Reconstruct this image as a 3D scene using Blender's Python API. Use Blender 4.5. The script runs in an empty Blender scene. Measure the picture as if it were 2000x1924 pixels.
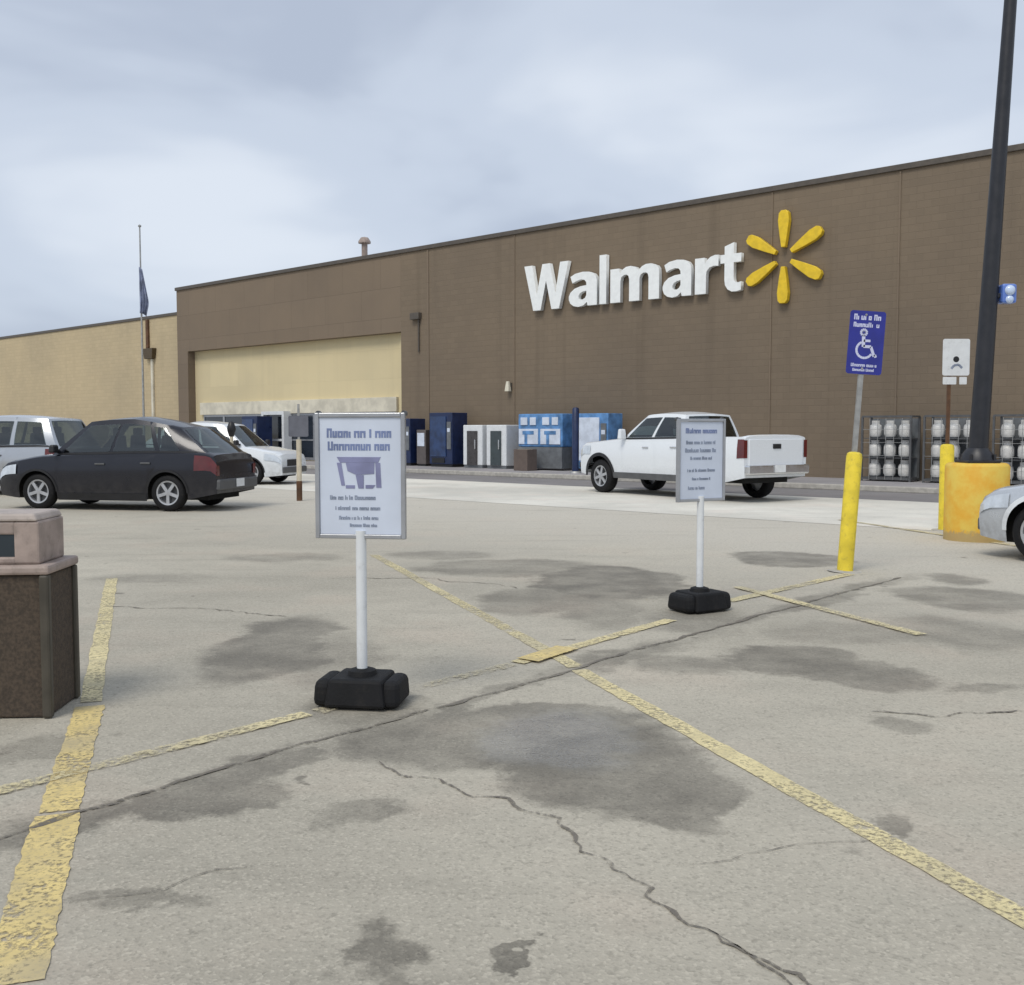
import bpy, bmesh, math, random
from mathutils import Vector, Matrix
random.seed(7)
R = math.radians
scene = bpy.context.scene
COL = scene.collection

# ------------------------------------------------------------------ camera
F = 2029.0                       # focal length in photo pixels (photo 2000 x 1924)
H = 1.5
TH = math.atan(122.0 / F)        # pitch down
cd = bpy.data.cameras.new('camera'); cam = bpy.data.objects.new('camera', cd); COL.objects.link(cam)
cd.sensor_fit = 'HORIZONTAL'; cd.sensor_width = 36.0; cd.lens = 36.0 * F / 2000.0
cd.clip_start = 0.05; cd.clip_end = 3000
cam.location = (0, 0, H); cam.rotation_euler = (math.pi / 2 - TH, 0, 0)
scene.camera = cam

def ray(u, v):
    dx = (u - 1000) / F; dy = (962 - v) / F
    return Vector((dx, math.cos(TH) + dy * math.sin(TH), -math.sin(TH) + dy * math.cos(TH)))
def G(u, v, z=0.0):
    d = ray(u, v); t = (z - H) / d.z
    return Vector((d.x * t, d.y * t, z))
def atY(u, v, Y):
    d = ray(u, v); t = Y / d.y
    return Vector((d.x * t, Y, H + d.z * t))

# wall frame: s along the store front (to the right), n out of it (towards the car park)
W0 = G(785, 913); W1 = G(1750, 947)
SD = (W1 - W0).normalized(); ND = Vector((SD.y, -SD.x, 0))
if ND.dot(-W0) < 0: ND = -ND
WROT = math.atan2(SD.y, SD.x)
def S(u, v=900, n=0.0):
    d = ray(u, v); o = Vector((0, 0, H)); p0 = W0 + ND * n
    t = (p0 - o).dot(ND) / d.dot(ND); p = o + d * t
    return (p - W0).dot(SD), p.z
def WP(s, n, z): return W0 + SD * s + ND * n + Vector((0, 0, z))

# ------------------------------------------------------------------ helpers
def tag(o, label=None, cat=None, group=None, kind=None):
    if label: o['label'] = label
    if cat: o['category'] = cat
    if group: o['group'] = group
    if kind: o['kind'] = kind
    return o
def thing(name, label, cat, loc=(0, 0, 0), rz=0.0, group=None):
    o = bpy.data.objects.new(name, None); COL.objects.link(o)
    o.empty_display_size = 0.2; o.location = loc; o.rotation_euler = (0, 0, rz)
    return tag(o, label, cat, group)

class MB:
    def __init__(self): self.bm = bmesh.new()
    def box(self, c, s, rz=0.0, taper=1.0, M=None):
        x, y, z = (s[0] / 2, s[1] / 2, s[2] / 2); vs = []
        rot = Matrix.Rotation(rz, 3, 'Z')
        for dz in (-1, 1):
            k = taper if dz > 0 else 1.0
            for dx, dy in ((-1, -1), (1, -1), (1, 1), (-1, 1)):
                p = rot @ Vector((dx * x * k, dy * y * k, dz * z)) + Vector(c)
                if M is not None: p = M @ p
                vs.append(self.bm.verts.new(p))
        for f in ((3, 2, 1, 0), (4, 5, 6, 7), (0, 1, 5, 4), (1, 2, 6, 5), (2, 3, 7, 6), (3, 0, 4, 7)):
            self.bm.faces.new([vs[i] for i in f])
        return self
    def tube(self, p0, p1, r0, r1=None, seg=16, caps=True):
        r1 = r0 if r1 is None else r1
        p0 = Vector(p0); p1 = Vector(p1); d = (p1 - p0).normalized()
        a = d.orthogonal().normalized(); b = d.cross(a); A = []; B = []
        for i in range(seg):
            w = 2 * math.pi * i / seg; e = a * math.cos(w) + b * math.sin(w)
            A.append(self.bm.verts.new(p0 + e * r0)); B.append(self.bm.verts.new(p1 + e * r1))
        for i in range(seg):
            j = (i + 1) % seg; self.bm.faces.new((A[i], A[j], B[j], B[i]))
        if caps:
            self.bm.faces.new(A[::-1]); self.bm.faces.new(B)
        return self
    def path(self, pts, r, seg=8):
        for a, b in zip(pts[:-1], pts[1:]): self.tube(a, b, r, r, seg)
        return self
    def lathe(self, prof, seg=32, axis='Z', off=(0, 0, 0), close=False):
        rings = []
        for (r, h) in prof:
            ring = []
            for i in range(seg):
                w = 2 * math.pi * i / seg; c, s = r * math.cos(w), r * math.sin(w)
                p = Vector((c, s, h)) if axis == 'Z' else Vector((c, h, s))
                ring.append(self.bm.verts.new(p + Vector(off)))
            rings.append(ring)
        pr = list(zip(rings[:-1], rings[1:])) + ([(rings[-1], rings[0])] if close else [])
        for A, B in pr:
            for i in range(seg):
                j = (i + 1) % seg; self.bm.faces.new((A[i], A[j], B[j], B[i]))
        if not close:
            if prof[0][0] > 1e-4: self.bm.faces.new(rings[0][::-1])
            if prof[-1][0] > 1e-4: self.bm.faces.new(rings[-1])
        return self
    def prism(self, pts, y0, y1, M=None):
        """polygon in the x,z plane extruded along y"""
        A = [Vector((p[0], y0, p[1])) for p in pts]; B = [Vector((p[0], y1, p[1])) for p in pts]
        if M is not None: A = [M @ p for p in A]; B = [M @ p for p in B]
        A = [self.bm.verts.new(p) for p in A]; B = [self.bm.verts.new(p) for p in B]; n = len(A)
        self.bm.faces.new(A); self.bm.faces.new(B[::-1])
        for i in range(n):
            j = (i + 1) % n; self.bm.faces.new((A[j], A[i], B[i], B[j]))
        return self
    def grid(self, P):
        V = [[self.bm.verts.new(p) for p in row] for row in P]
        for i in range(len(V) - 1):
            for j in range(len(V[0]) - 1):
                self.bm.faces.new((V[i][j], V[i][j + 1], V[i + 1][j + 1], V[i + 1][j]))
        return V
    def quad(self, *pts):
        self.bm.faces.new([self.bm.verts.new(p) for p in pts]); return self
    def build(self, name, mat, parent=None, bevel=0.0, smooth=None, seg=2, merge=True):
        bm = self.bm
        if merge: bmesh.ops.remove_doubles(bm, verts=bm.verts, dist=1e-5)
        bmesh.ops.recalc_face_normals(bm, faces=bm.faces)
        if bevel > 0:
            es = [e for e in bm.edges if len(e.link_faces) == 2 and e.calc_face_angle(0) > 0.6]
            bmesh.ops.bevel(bm, geom=es, offset=bevel, segments=seg, affect='EDGES', profile=0.5, clamp_overlap=True)
        me = bpy.data.meshes.new(name)
        for f in bm.faces: f.smooth = smooth is not None
        if smooth is not None:
            for e in bm.edges:
                if len(e.link_faces) == 2 and e.calc_face_angle(0) > R(smooth): e.smooth = False
        bm.to_mesh(me); bm.free()
        me.materials.append(mat)
        o = bpy.data.objects.new(name, me); COL.objects.link(o)
        if parent is not None: o.parent = parent
        return o
def struct(o): o['kind'] = 'structure'; return o
def copy_tree(o, parent=None):
    c = o.copy(); COL.objects.link(c)
    if parent is not None: c.parent = parent
    for ch in list(o.children): copy_tree(ch, c)
    return c
def lerp(a, b, t): return a + (b - a) * t
def interp(tab, x):
    if x <= tab[0][0]: return tab[0][1]
    for (a, va), (b, vb) in zip(tab[:-1], tab[1:]):
        if x <= b:
            t = (x - a) / (b - a); t = t * t * (3 - 2 * t) * 0.5 + t * 0.5
            return va + (vb - va) * t
    return tab[-1][1]

# ------------------------------------------------------------------ materials
class NT:
    def __init__(self, name):
        self.m = bpy.data.materials.new(name); self.m.use_nodes = True
        self.t = self.m.node_tree; self.n = self.t.nodes; self.n.clear()
        self.out = self.n.new('ShaderNodeOutputMaterial'); self.p = self.n.new('ShaderNodeBsdfPrincipled')
        self.l(self.p.outputs[0], self.out.inputs[0])
    def l(self, a, b): self.t.links.new(a, b)
    def node(self, kind, **kw):
        n = self.n.new(kind)
        for k, v in kw.items():
            if k in n.inputs: n.inputs[k].default_value = v
            else: setattr(n, k, v)
        return n
    def coord(self, kind='Object'):
        g = self.node('ShaderNodeTexCoord') if kind != 'World' else self.node('ShaderNodeNewGeometry')
        return g.outputs[kind] if kind != 'World' else g.outputs['Position']
    def noise(self, vec, scale, detail=4, rough=0.55, dist=0.0):
        n = self.node('ShaderNodeTexNoise', Scale=scale, Detail=detail, Roughness=rough, Distortion=dist)
        self.l(vec, n.inputs['Vector']); return n
    def ramp(self, fac, a, b, ca=0.0, cb=1.0, smooth=True):
        r = self.node('ShaderNodeMapRange'); r.interpolation_type = 'SMOOTHSTEP' if smooth else 'LINEAR'
        r.inputs[1].default_value = a; r.inputs[2].default_value = b
        r.inputs[3].default_value = ca; r.inputs[4].default_value = cb
        self.l(fac, r.inputs[0]); return r.outputs[0]
    def math(self, op, a, b=None):
        m = self.node('ShaderNodeMath'); m.operation = op
        for i, v in enumerate((a, b)):
            if v is None: continue
            if isinstance(v, (int, float)): m.inputs[i].default_value = v
            else: self.l(v, m.inputs[i])
        return m.outputs[0]
    def mix(self, fac, a, b, mode='MIX'):
        m = self.node('ShaderNodeMix'); m.data_type = 'RGBA'; m.blend_type = mode
        for i, v in ((0, fac), (6, a), (7, b)):
            if isinstance(v, (int, float)): m.inputs[i].default_value = v
            elif isinstance(v, tuple): m.inputs[i].default_value = (*v, 1) if len(v) == 3 else v
            else: self.l(v, m.inputs[i])
        return m.outputs[2]
    def bump(self, h, strength=0.3, dist=0.01):
        b = self.node('ShaderNodeBump', Strength=strength, Distance=dist)
        self.l(h, b.inputs['Height']); self.l(b.outputs[0], self.p.inputs['Normal'])
def mat(name, col, rough=0.6, metal=0.0, var=0.12, scale=6.0, bump=0.0, coat=0.0, dirt=0.0, spec=0.5):
    k = NT(name); c = k.coord(); n = k.noise(c, scale)
    f = k.ramp(n.outputs[0], 0.3, 0.7)
    a = tuple(x * (1 - var) for x in col); b = tuple(min(1, x * (1 + var)) for x in col)
    o = k.mix(f, a, b)
    if dirt > 0:
        n2 = k.noise(c, scale * 2.7, 6, 0.65)
        o = k.mix(k.math('MULTIPLY', k.ramp(n2.outputs[0], 0.5, 0.75), dirt), o, (0.10, 0.085, 0.065))
    k.l(o, k.p.inputs['Base Color'])
    k.l(k.ramp(n.outputs[0], 0.25, 0.75, max(0.02, rough - 0.08), min(1, rough + 0.08)), k.p.inputs['Roughness'])
    k.p.inputs['Metallic'].default_value = metal; k.p.inputs['Coat Weight'].default_value = coat
    k.p.inputs['Coat Roughness'].default_value = 0.05
    k.p.inputs['Specular IOR Level'].default_value = spec
    if bump > 0:
        n3 = k.noise(c, scale * 12, 5, 0.7); k.bump(n3.outputs[0], bump, 0.01)
    return k.m

M_white = mat('white_paint', (0.72, 0.74, 0.75), 0.45, var=0.05, dirt=0.15)
M_alu = mat('aluminium', (0.42, 0.43, 0.45), 0.35, 0.7, 0.08)
M_galv = mat('galvanised_steel', (0.36, 0.36, 0.35), 0.5, 0.5, 0.15, 9)
M_rubber = mat('black_rubber', (0.008, 0.008, 0.009), 0.7, var=0.4, bump=0.35, dirt=0.10, spec=0.3)
M_black = mat('black_plastic', (0.012, 0.012, 0.014), 0.5, var=0.25)
M_under = mat('underbody_black', (0.008, 0.008, 0.008), 0.9, var=0.2)
M_darkpole = mat('dark_painted_steel', (0.016, 0.017, 0.022), 0.42, var=0.2, dirt=0.05)
M_navy = mat('navy_panel', (0.010, 0.022, 0.075), 0.35, var=0.2)
M_navy2 = mat('navy_front', (0.014, 0.04, 0.12), 0.15, var=0.35, scale=2.5, coat=0.3)
M_dglass = mat('car_glass', (0.012, 0.016, 0.018), 0.06, var=0.2, spec=0.8)
M_seat = mat('seat_cloth', (0.035, 0.035, 0.036), 0.9, var=0.2)
def glass_mat(name, tint, refl=0.06):
    k = NT(name); n = k.noise(k.coord(), 5, 4); k.n.remove(k.p)
    tr = k.node('ShaderNodeBsdfTransparent'); k.l(k.mix(k.ramp(n.outputs[0], 0.3, 0.7), tuple(x * .92 for x in tint), tint), tr.inputs[0])
    gl = k.node('ShaderNodeBsdfGlossy'); gl.inputs['Roughness'].default_value = 0.04; gl.inputs[0].default_value = (0.9, 0.95, 0.97, 1)
    lw = k.node('ShaderNodeLayerWeight'); lw.inputs[0].default_value = 0.35
    mx = k.node('ShaderNodeMixShader'); k.l(k.math('ADD', k.math('MULTIPLY', lw.outputs['Fresnel'], 0.75), refl), mx.inputs[0]); k.l(tr.outputs[0], mx.inputs[1]); k.l(gl.outputs[0], mx.inputs[2]); k.l(mx.outputs[0], k.out.inputs[0])
    return k.m
M_carglass = glass_mat('tinted_car_glass', (0.42, 0.48, 0.46))
M_shopglass = mat('shop_glass', (0.02, 0.026, 0.035), 0.07, var=0.3, scale=1.2, spec=0.7)
M_alloy = mat('alloy_rim', (0.50, 0.51, 0.53), 0.35, 0.6, 0.1, dirt=0.25)
M_chrome = mat('chrome', (0.7, 0.71, 0.73), 0.15, 0.95, 0.03)
M_tail = mat('tail_lamp_red', (0.105, 0.010, 0.010), 0.18, var=0.2, coat=0.5)
M_head = mat('head_lamp_clear', (0.62, 0.66, 0.70), 0.1, 0.3, 0.15, coat=0.8)
M_trim = mat('grey_trim', (0.09, 0.092, 0.095), 0.55, var=0.15)
M_yellow = mat('yellow_paint', (0.80, 0.62, 0.045), 0.5, var=0.14, scale=5, bump=0.1, dirt=0.35)
M_cream = mat('cream_paint', (0.62, 0.55, 0.42), 0.6, var=0.12, dirt=0.2)
M_rust = mat('brown_rust', (0.11, 0.055, 0.028), 0.8, var=0.3, bump=0.2)
M_blue = mat('sign_blue', (0.022, 0.028, 0.26), 0.35, var=0.12)
M_lav = mat('sign_white', (0.60, 0.62, 0.80), 0.4, var=0.05)
M_sheet = mat('sign_sheet', (0.60, 0.655, 0.76), 0.35, var=0.05, scale=3)
M_ink = mat('blue_ink', (0.17, 0.215, 0.38), 0.5, var=0.15)
M_inkp = mat('violet_ink', (0.22, 0.23, 0.38), 0.5, var=0.15)
M_ink2 = mat('grey_ink', (0.25, 0.29, 0.38), 0.5, var=0.15)
M_letter = mat('letter_white', (0.85, 0.87, 0.86), 0.4, var=0.04)
M_spark = mat('spark_yellow', (0.78, 0.53, 0.02), 0.35, var=0.1)
M_coping = mat('coping_metal', (0.10, 0.085, 0.07), 0.5, 0.2, 0.12)
M_roof = mat('roof_membrane', (0.45, 0.44, 0.42), 0.9, var=0.1)
M_tank = mat('tank_white', (0.74, 0.73, 0.70), 0.35, var=0.06, dirt=0.15)
M_poster = mat('poster_blue', (0.10, 0.24, 0.48), 0.35, var=0.35, scale=3)
M_posterw = mat('poster_white', (0.62, 0.68, 0.78), 0.35, var=0.12, scale=4)
M_grey = mat('grey_panel', (0.14, 0.15, 0.16), 0.5, var=0.15, dirt=0.1)
M_brown_door = mat('dark_door', (0.055, 0.05, 0.05), 0.3, var=0.15)
M_canbody = mat('aggregate_brown', (0.074, 0.055, 0.039), 0.85, var=0.35, scale=60, bump=0.4)
M_canhood = mat('hood_tan', (0.34, 0.27, 0.235), 0.6, var=0.22, bump=0.15, dirt=0.4)
M_canedge = mat('can_rail', (0.062, 0.054, 0.040), 0.5, var=0.2)
M_flag = mat('flag_cloth', (0.22, 0.25, 0.35), 0.9, var=0.35, scale=2.2)
M_concrete = mat('plain_concrete', (0.42, 0.40, 0.36), 0.9, var=0.15, scale=8, bump=0.2)
M_bluelens = mat('blue_lens', (0.10, 0.19, 0.55), 0.12, var=0.1, coat=0.6)
M_lensw = mat('pale_lens', (0.55, 0.66, 0.86), 0.12, var=0.1, coat=0.6)

def paint(name, col, metal=0.0):
    k = NT(name); c = k.coord(); n = k.noise(c, 220, 2)
    o = k.mix(k.ramp(n.outputs[0], 0.4, 0.6), tuple(x * 0.93 for x in col), tuple(min(1, x * 1.07) for x in col))
    z = k.node('ShaderNodeSeparateXYZ'); k.l(c, z.inputs[0])
    d = k.noise(c, 7, 6, 0.65)
    low = k.math('MULTIPLY', k.ramp(z.outputs[2], 0.75, 0.2), k.ramp(d.outputs[0], 0.3, 0.75))
    o = k.mix(k.math('MULTIPLY', low, 0.45 if max(col) > 0.1 else 0.16), o, (0.17, 0.15, 0.125))   # road dust on the sills
    k.l(o, k.p.inputs['Base Color'])
    k.l(k.math('ADD', 0.26, k.math('MULTIPLY', low, 0.4)), k.p.inputs['Roughness'])
    k.p.inputs['Metallic'].default_value = metal
    k.p.inputs['Coat Weight'].default_value = 0.5 if max(col) > 0.1 else 0.25; k.p.inputs['Coat Roughness'].default_value = 0.04
    return k.m
P_white = paint('car_white', (0.74, 0.77, 0.80)); P_dark = paint('car_charcoal', (0.013, 0.014, 0.021), 0.2)
P_pale = paint('car_pale_silver', (0.56, 0.59, 0.63), 0.35); P_silver = paint('car_silver', (0.46, 0.48, 0.51), 0.6)

def wall_mat(name, col, course=0.2, length=0.4, mort=0.93, streak=0.30):
    """painted concrete block: courses as bump and faint joint tone, rain streaks"""
    k = NT(name); c = k.coord()
    sx = k.node('ShaderNodeSeparateXYZ'); k.l(c, sx.inputs[0])
    cb = k.node('ShaderNodeCombineXYZ'); k.l(sx.outputs[0], cb.inputs[0]); k.l(sx.outputs[2], cb.inputs[1])
    br = k.node('ShaderNodeTexBrick', **{'Scale': 1.0, 'Mortar Size': 0.012, 'Brick Width': length, 'Row Height': course, 'Mortar Smooth': 0.3, 'Bias': 0.0})
    br.inputs['Color1'].default_value = (*[x * 0.965 for x in col], 1); br.inputs['Color2'].default_value = (*[min(1, x * 1.035) for x in col], 1)
    br.inputs['Mortar'].default_value = (*[x * mort for x in col], 1)
    k.l(cb.outputs[0], br.inputs['Vector'])
    big = k.noise(c, 0.16, 4, 0.6)
    o = k.mix(k.ramp(big.outputs[0], 0.35, 0.7), br.outputs['Color'], (0.86, 0.87, 0.9), 'MULTIPLY')
    mp = k.node('ShaderNodeMapping'); mp.inputs['Scale'].default_value = (1.6, 1.6, 0.05); k.l(c, mp.inputs[0])
    st = k.noise(mp.outputs[0], 1.0, 5, 0.65)
    o = k.mix(k.math('MULTIPLY', k.ramp(st.outputs[0], 0.5, 0.72), streak), o, tuple(x * 0.55 for x in col))
    k.l(o, k.p.inputs['Base Color']); k.p.inputs['Roughness'].default_value = 0.85
    fine = k.noise(c, 30, 4, 0.7)
    h = k.math('ADD', k.math('MULTIPLY', br.outputs['Fac'], -1.0), k.math('MULTIPLY', fine.outputs[0], 0.6))
    k.bump(h, 0.35, 0.012); return k.m
M_brown = wall_mat('brown_block', (0.198, 0.152, 0.104))
M_brown2 = wall_mat('brown_stucco', (0.205, 0.156, 0.108), 1.2, 2.4, 0.8, 0.12)
M_tan = wall_mat('tan_block', (0.52, 0.42, 0.26), 0.2, 0.4, 0.9, 0.12)
M_tan2 = wall_mat('tan_stucco', (0.68, 0.575, 0.35), 1.2, 2.4, 0.95, 0.10)
M_pale = mat('pale_fascia', (0.62, 0.58, 0.47), 0.6, var=0.15, scale=2)

# ------------------------------------------------------------------ ground
def ell(u, v, du, dv, rot=0.0, s=0.5, soft=0.5):
    p = G(u, v); q = G(u + du, v); a = G(u, v - dv); b = G(u, v + dv)
    return (p.x, (a.y + b.y) / 2, abs(q.x - p.x), abs(a.y - b.y) / 2, rot, s, soft)
def band(p, q, w, s=0.4, soft=0.75):
    a, c = G(*p), G(*q); m = (a + c) / 2; d = c - a
    return (m.x, m.y, d.length / 2, w, math.atan2(d.y, d.x), s, soft)
STAINS = [ell(1090, 1445, 210, 58, 0, .50, .5),
          ell(890, 1452, 250, 58, 0, .56, .70), ell(1180, 1495, 220, 104, 0, .62, .74), ell(1320, 1560, 122, 72, 0, .62, .76), ell(1010, 1410, 260, 30, 0, .5, .8),
          ell(680, 1590, 110, 32, 0, .42, .6), ell(380, 1550, 150, 48, R(14), .56, .75), ell(545, 1480, 110, 26, R(14), .45, .7), band((-40, 1655), (330, 1545), 0.15, .58, .4), band((250, 1570), (620, 1455), 0.19, .52, .4),
          band((600, 1455), (1130, 1308), 0.11, .45, .4), band((1050, 1335), (1330, 1245), 0.22, .5, .4), band((1250, 1270), (1800, 1115), 0.16, .45, .4),
          ell(520, 1275, 130, 66, 0, .58, .7), ell(640, 1300, 110, 60, 0, .34), ell(700, 1385, 130, 40, 0, .40, .6),
          ell(1190, 1140, 150, 36, 0, .62, .8), ell(1040, 1175, 130, 26, 0, .45, .7), ell(1000, 1110, 190, 18, 0, .42, .7), ell(1180, 1200, 100, 40, 0, .42), ell(1360, 1215, 110, 30, 0, .42), ell(1540, 1290, 170, 32, 0, .60, .75), ell(1700, 1315, 140, 30, 0, .5, .7), ell(1330, 1300, 130, 22, 0, .45),
          ell(1900, 1170, 140, 26, 0, .50, .7), ell(1540, 1092, 120, 15, 0, .6, .8), ell(1850, 1130, 60, 12, 0, .5), ell(720, 1830, 85, 50, 0, .58), ell(760, 1895, 60, 50, 0, .45), ell(1010, 1850, 52, 13, 0, .62, .7), ell(320, 1750, 120, 20, R(12), .48),
          ell(1760, 1410, 60, 16, 0, .45), ell(1760, 1612, 35, 20, 0, .5), ell(1720, 1240, 240, 30, 0, .3), ell(1880, 1240, 130, 40, 0, .36),
          ell(560, 1090, 120, 10, 0, .34), ell(860, 1085, 110, 9, 0, .36), ell(300, 1130, 140, 11, 0, .28), ell(1920, 1345, 90, 12, 0, .4), ell(60, 1470, 80, 40, 0, .3)]
NPALE = (G(800, 972) - W0).dot(ND)
def ground_mat(name, base, speck=1.0, stains=True, tint=(1, 1, 1)):
    k = NT(name); P = k.coord('World')
    n1 = k.noise(P, 0.22, 5, 0.6); n2 = k.noise(P, 1.7, 6, 0.65); n3 = k.noise(P, 26, 4, 0.7); n4 = k.node('ShaderNodeTexVoronoi', Scale=95.0)
    k.l(P, n4.inputs['Vector'])
    o = k.mix(k.ramp(n1.outputs[0], 0.32, 0.68), tuple(x * 0.80 for x in base), tuple(x * 1.13 for x in base))
    o = k.mix(k.math('MULTIPLY', k.ramp(n2.outputs[0], 0.45, 0.75), 0.35), o, tuple(x * 0.66 for x in base))
    n5 = k.noise(P, 0.9, 3, 0.5); o = k.mix(k.math('MULTIPLY', k.ramp(n5.outputs[0], 0.5, 0.7), 0.35), o, (base[0] * 1.05, base[1] * 0.95, base[2] * 0.93))
    if stains:   # the lot is bleached towards the store lane
        dt = k.node('ShaderNodeVectorMath'); dt.operation = 'DOT_PRODUCT'; k.l(P, dt.inputs[0]); dt.inputs[1].default_value = tuple(ND)
        nn = k.math('ADD', k.math('SUBTRACT', dt.outputs['Value'], W0.dot(ND)), k.math('MULTIPLY', k.math('SUBTRACT', n1.outputs[0], 0.5), 9.0))
        o = k.mix(k.ramp(nn, NPALE + 9.0, NPALE + 1.0, 0.0, 0.75), o, (0.60, 0.565, 0.49))
    mp_ = k.node('ShaderNodeMapping'); mp_.inputs['Rotation'].default_value = (0, 0, -0.72); mp_.inputs['Scale'].default_value = (0.35, 2.6, 1.0); k.l(P, mp_.inputs[0])
    tk = k.noise(mp_.outputs[0], 1.0, 5, 0.65); o = k.mix(k.math('MULTIPLY', k.ramp(tk.outputs[0], 0.52, 0.75), 0.32), o, tuple(x * 0.55 for x in base))
    o = k.mix(k.math('MULTIPLY', k.ramp(tk.outputs[0], 0.42, 0.25), 0.30), o, tuple(min(1, x * 1.22) for x in base))
    # aggregate: light and dark stones
    o = k.mix(k.math('MULTIPLY', k.ramp(n3.outputs[0], 0.52, 0.68), 0.45 * speck), o, tuple(x * 0.52 for x in base))
    sep = k.node('ShaderNodeSeparateColor'); k.l(n4.outputs['Color'], sep.inputs[0])
    o = k.mix(k.math('MULTIPLY', k.ramp(sep.outputs[0], 0.72, 0.95), 0.4 * speck), o, tuple(min(1, x * 1.3) for x in base))
    o = k.mix(k.math('MULTIPLY', k.ramp(sep.outputs[1], 0.78, 0.96), 0.35 * speck), o, tuple(x * 0.5 for x in base))
    rough = None
    if stains:
        dn = k.noise(P, 1.1, 5, 0.62); v = k.node('ShaderNodeVectorMath'); v.operation = 'SUBTRACT'; k.l(dn.outputs['Color'], v.inputs[0]); v.inputs[1].default_value = (0.5, 0.5, 0.5)
        v2 = k.node('ShaderNodeVectorMath'); v2.operation = 'SCALE'; k.l(v.outputs[0], v2.inputs[0]); v2.inputs['Scale'].default_value = 0.85
        v3a = k.node('ShaderNodeVectorMath'); v3a.operation = 'ADD'; k.l(P, v3a.inputs[0]); k.l(v2.outputs[0], v3a.inputs[1])
        dn2 = k.noise(P, 7.0, 4, 0.7); v4 = k.node('ShaderNodeVectorMath'); v4.operation = 'SUBTRACT'; k.l(dn2.outputs['Color'], v4.inputs[0]); v4.inputs[1].default_value = (0.5, 0.5, 0.5)
        v5 = k.node('ShaderNodeVectorMath'); v5.operation = 'SCALE'; k.l(v4.outputs[0], v5.inputs[0]); v5.inputs['Scale'].default_value = 0.22
        v3 = k.node('ShaderNodeVectorMath'); v3.operation = 'ADD'; k.l(v3a.outputs[0], v3.inputs[0]); k.l(v5.outputs[0], v3.inputs[1])
        acc = None; wet = None
        for i, (cx, cy, rx, ry, rot, s, soft) in enumerate(STAINS):
            mp = k.node('ShaderNodeMapping'); mp.vector_type = 'TEXTURE'; k.l(v3.outputs[0], mp.inputs[0])
            mp.inputs['Location'].default_value = (cx, cy, 0); mp.inputs['Rotation'].default_value = (0, 0, rot)
            mp.inputs['Scale'].default_value = (rx * 1.12, ry * 1.12, 1000)
            ln = k.node('ShaderNodeVectorMath'); ln.operation = 'LENGTH'; k.l(mp.outputs[0], ln.inputs[0])
            f = k.ramp(ln.outputs['Value'], 1.0, soft, 0.0, s)
            acc = f if acc is None else k.math('MAXIMUM', acc, f)
            if i == 0: wet = f
        brk = k.ramp(n2.outputs[0], 0.25, 0.65, 0.5, 1.1)
        acc = k.math('MULTIPLY', acc, brk)
        vd = k.node('ShaderNodeTexVoronoi', Scale=2.2); k.l(v3.outputs[0], vd.inputs['Vector'])
        sv = k.node('ShaderNodeSeparateColor'); k.l(vd.outputs['Color'], sv.inputs[0])
        drip = k.math('MULTIPLY', k.ramp(vd.outputs['Distance'], 0.13, 0.05), k.ramp(sv.outputs[0], 0.62, 0.75, 0.0, 0.55))
        acc = k.math('MAXIMUM', acc, drip)
        o = k.mix(acc, o, k.mix(1.0, o, (0.17, 0.163, 0.157), 'MULTIPLY'))
        rough = k.math('SUBTRACT', k.math('SUBTRACT', 0.92, k.math('MULTIPLY', acc, 0.30)), k.math('MULTIPLY', wet, 1.15))
    k.l(o, k.p.inputs['Base Color'])
    if rough is None: k.p.inputs['Roughness'].default_value = 0.9
    else: k.l(rough, k.p.inputs['Roughness'])
    k.p.inputs['Specular IOR Level'].default_value = 0.35
    if stains: k.l(k.math('ADD', 0.35, k.math('MULTIPLY', wet, 1.6)), k.p.inputs['Specular IOR Level'])
    h = k.math('ADD', n3.outputs[0], k.math('MULTIPLY', n4.outputs['Distance'], 0.8)); k.bump(h, 0.35, 0.006)
    return k.m
M_lot = ground_mat('worn_asphalt', (0.445, 0.41, 0.335))
M_lane = ground_mat('grey_asphalt', (0.235, 0.225, 0.225), 0.6, False)
M_pave = ground_mat('pale_concrete', (0.70, 0.675, 0.60), 0.5, False)
M_walk = ground_mat('walk_concrete', (0.34, 0.325, 0.33), 0.5, False)

b = MB(); b.quad((-600, -200, 0), (600, -200, 0), (600, 900, 0), (-600, 900, 0)); struct(b.build('ground', M_lot))
def strip_wall(name, n0, n1, z, m, s0=-140, s1=70):
    b = MB(); b.quad(WP(s0, n0, z), WP(s1, n0, z), WP(s1, n1, z), WP(s0, n1, z)); return struct(b.build(name, m))
def Ndist(u, v): return (G(u, v) - W0).dot(ND)
n_asph = Ndist(950, 942); n_pale = Ndist(800, 972)
strip_wall('drive_lane', 3.45, n_asph, 0.004, M_lane)
strip_wall('pale_concrete_lane', n_asph, n_pale, 0.004, M_pave)
b = MB(); M_ = Matrix.Translation(W0) @ Matrix.Rotation(WROT, 4, 'Z')
NS = -1 if (Matrix.Rotation(WROT, 3, 'Z') @ Vector((0, 1, 0))).dot(ND) < 0 else 1   # local y of wall frame vs outward
b.box((-35, NS * 1.7, 0.07), (210, 3.4, 0.14), M=M_)
struct(b.build('sidewalk', M_walk, bevel=0.02))
b = MB(); b.box((-35, NS * 3.475, 0.073), (210, 0.15, 0.146), M=M_); struct(b.build('kerb', M_concrete, bevel=0.025))

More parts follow.
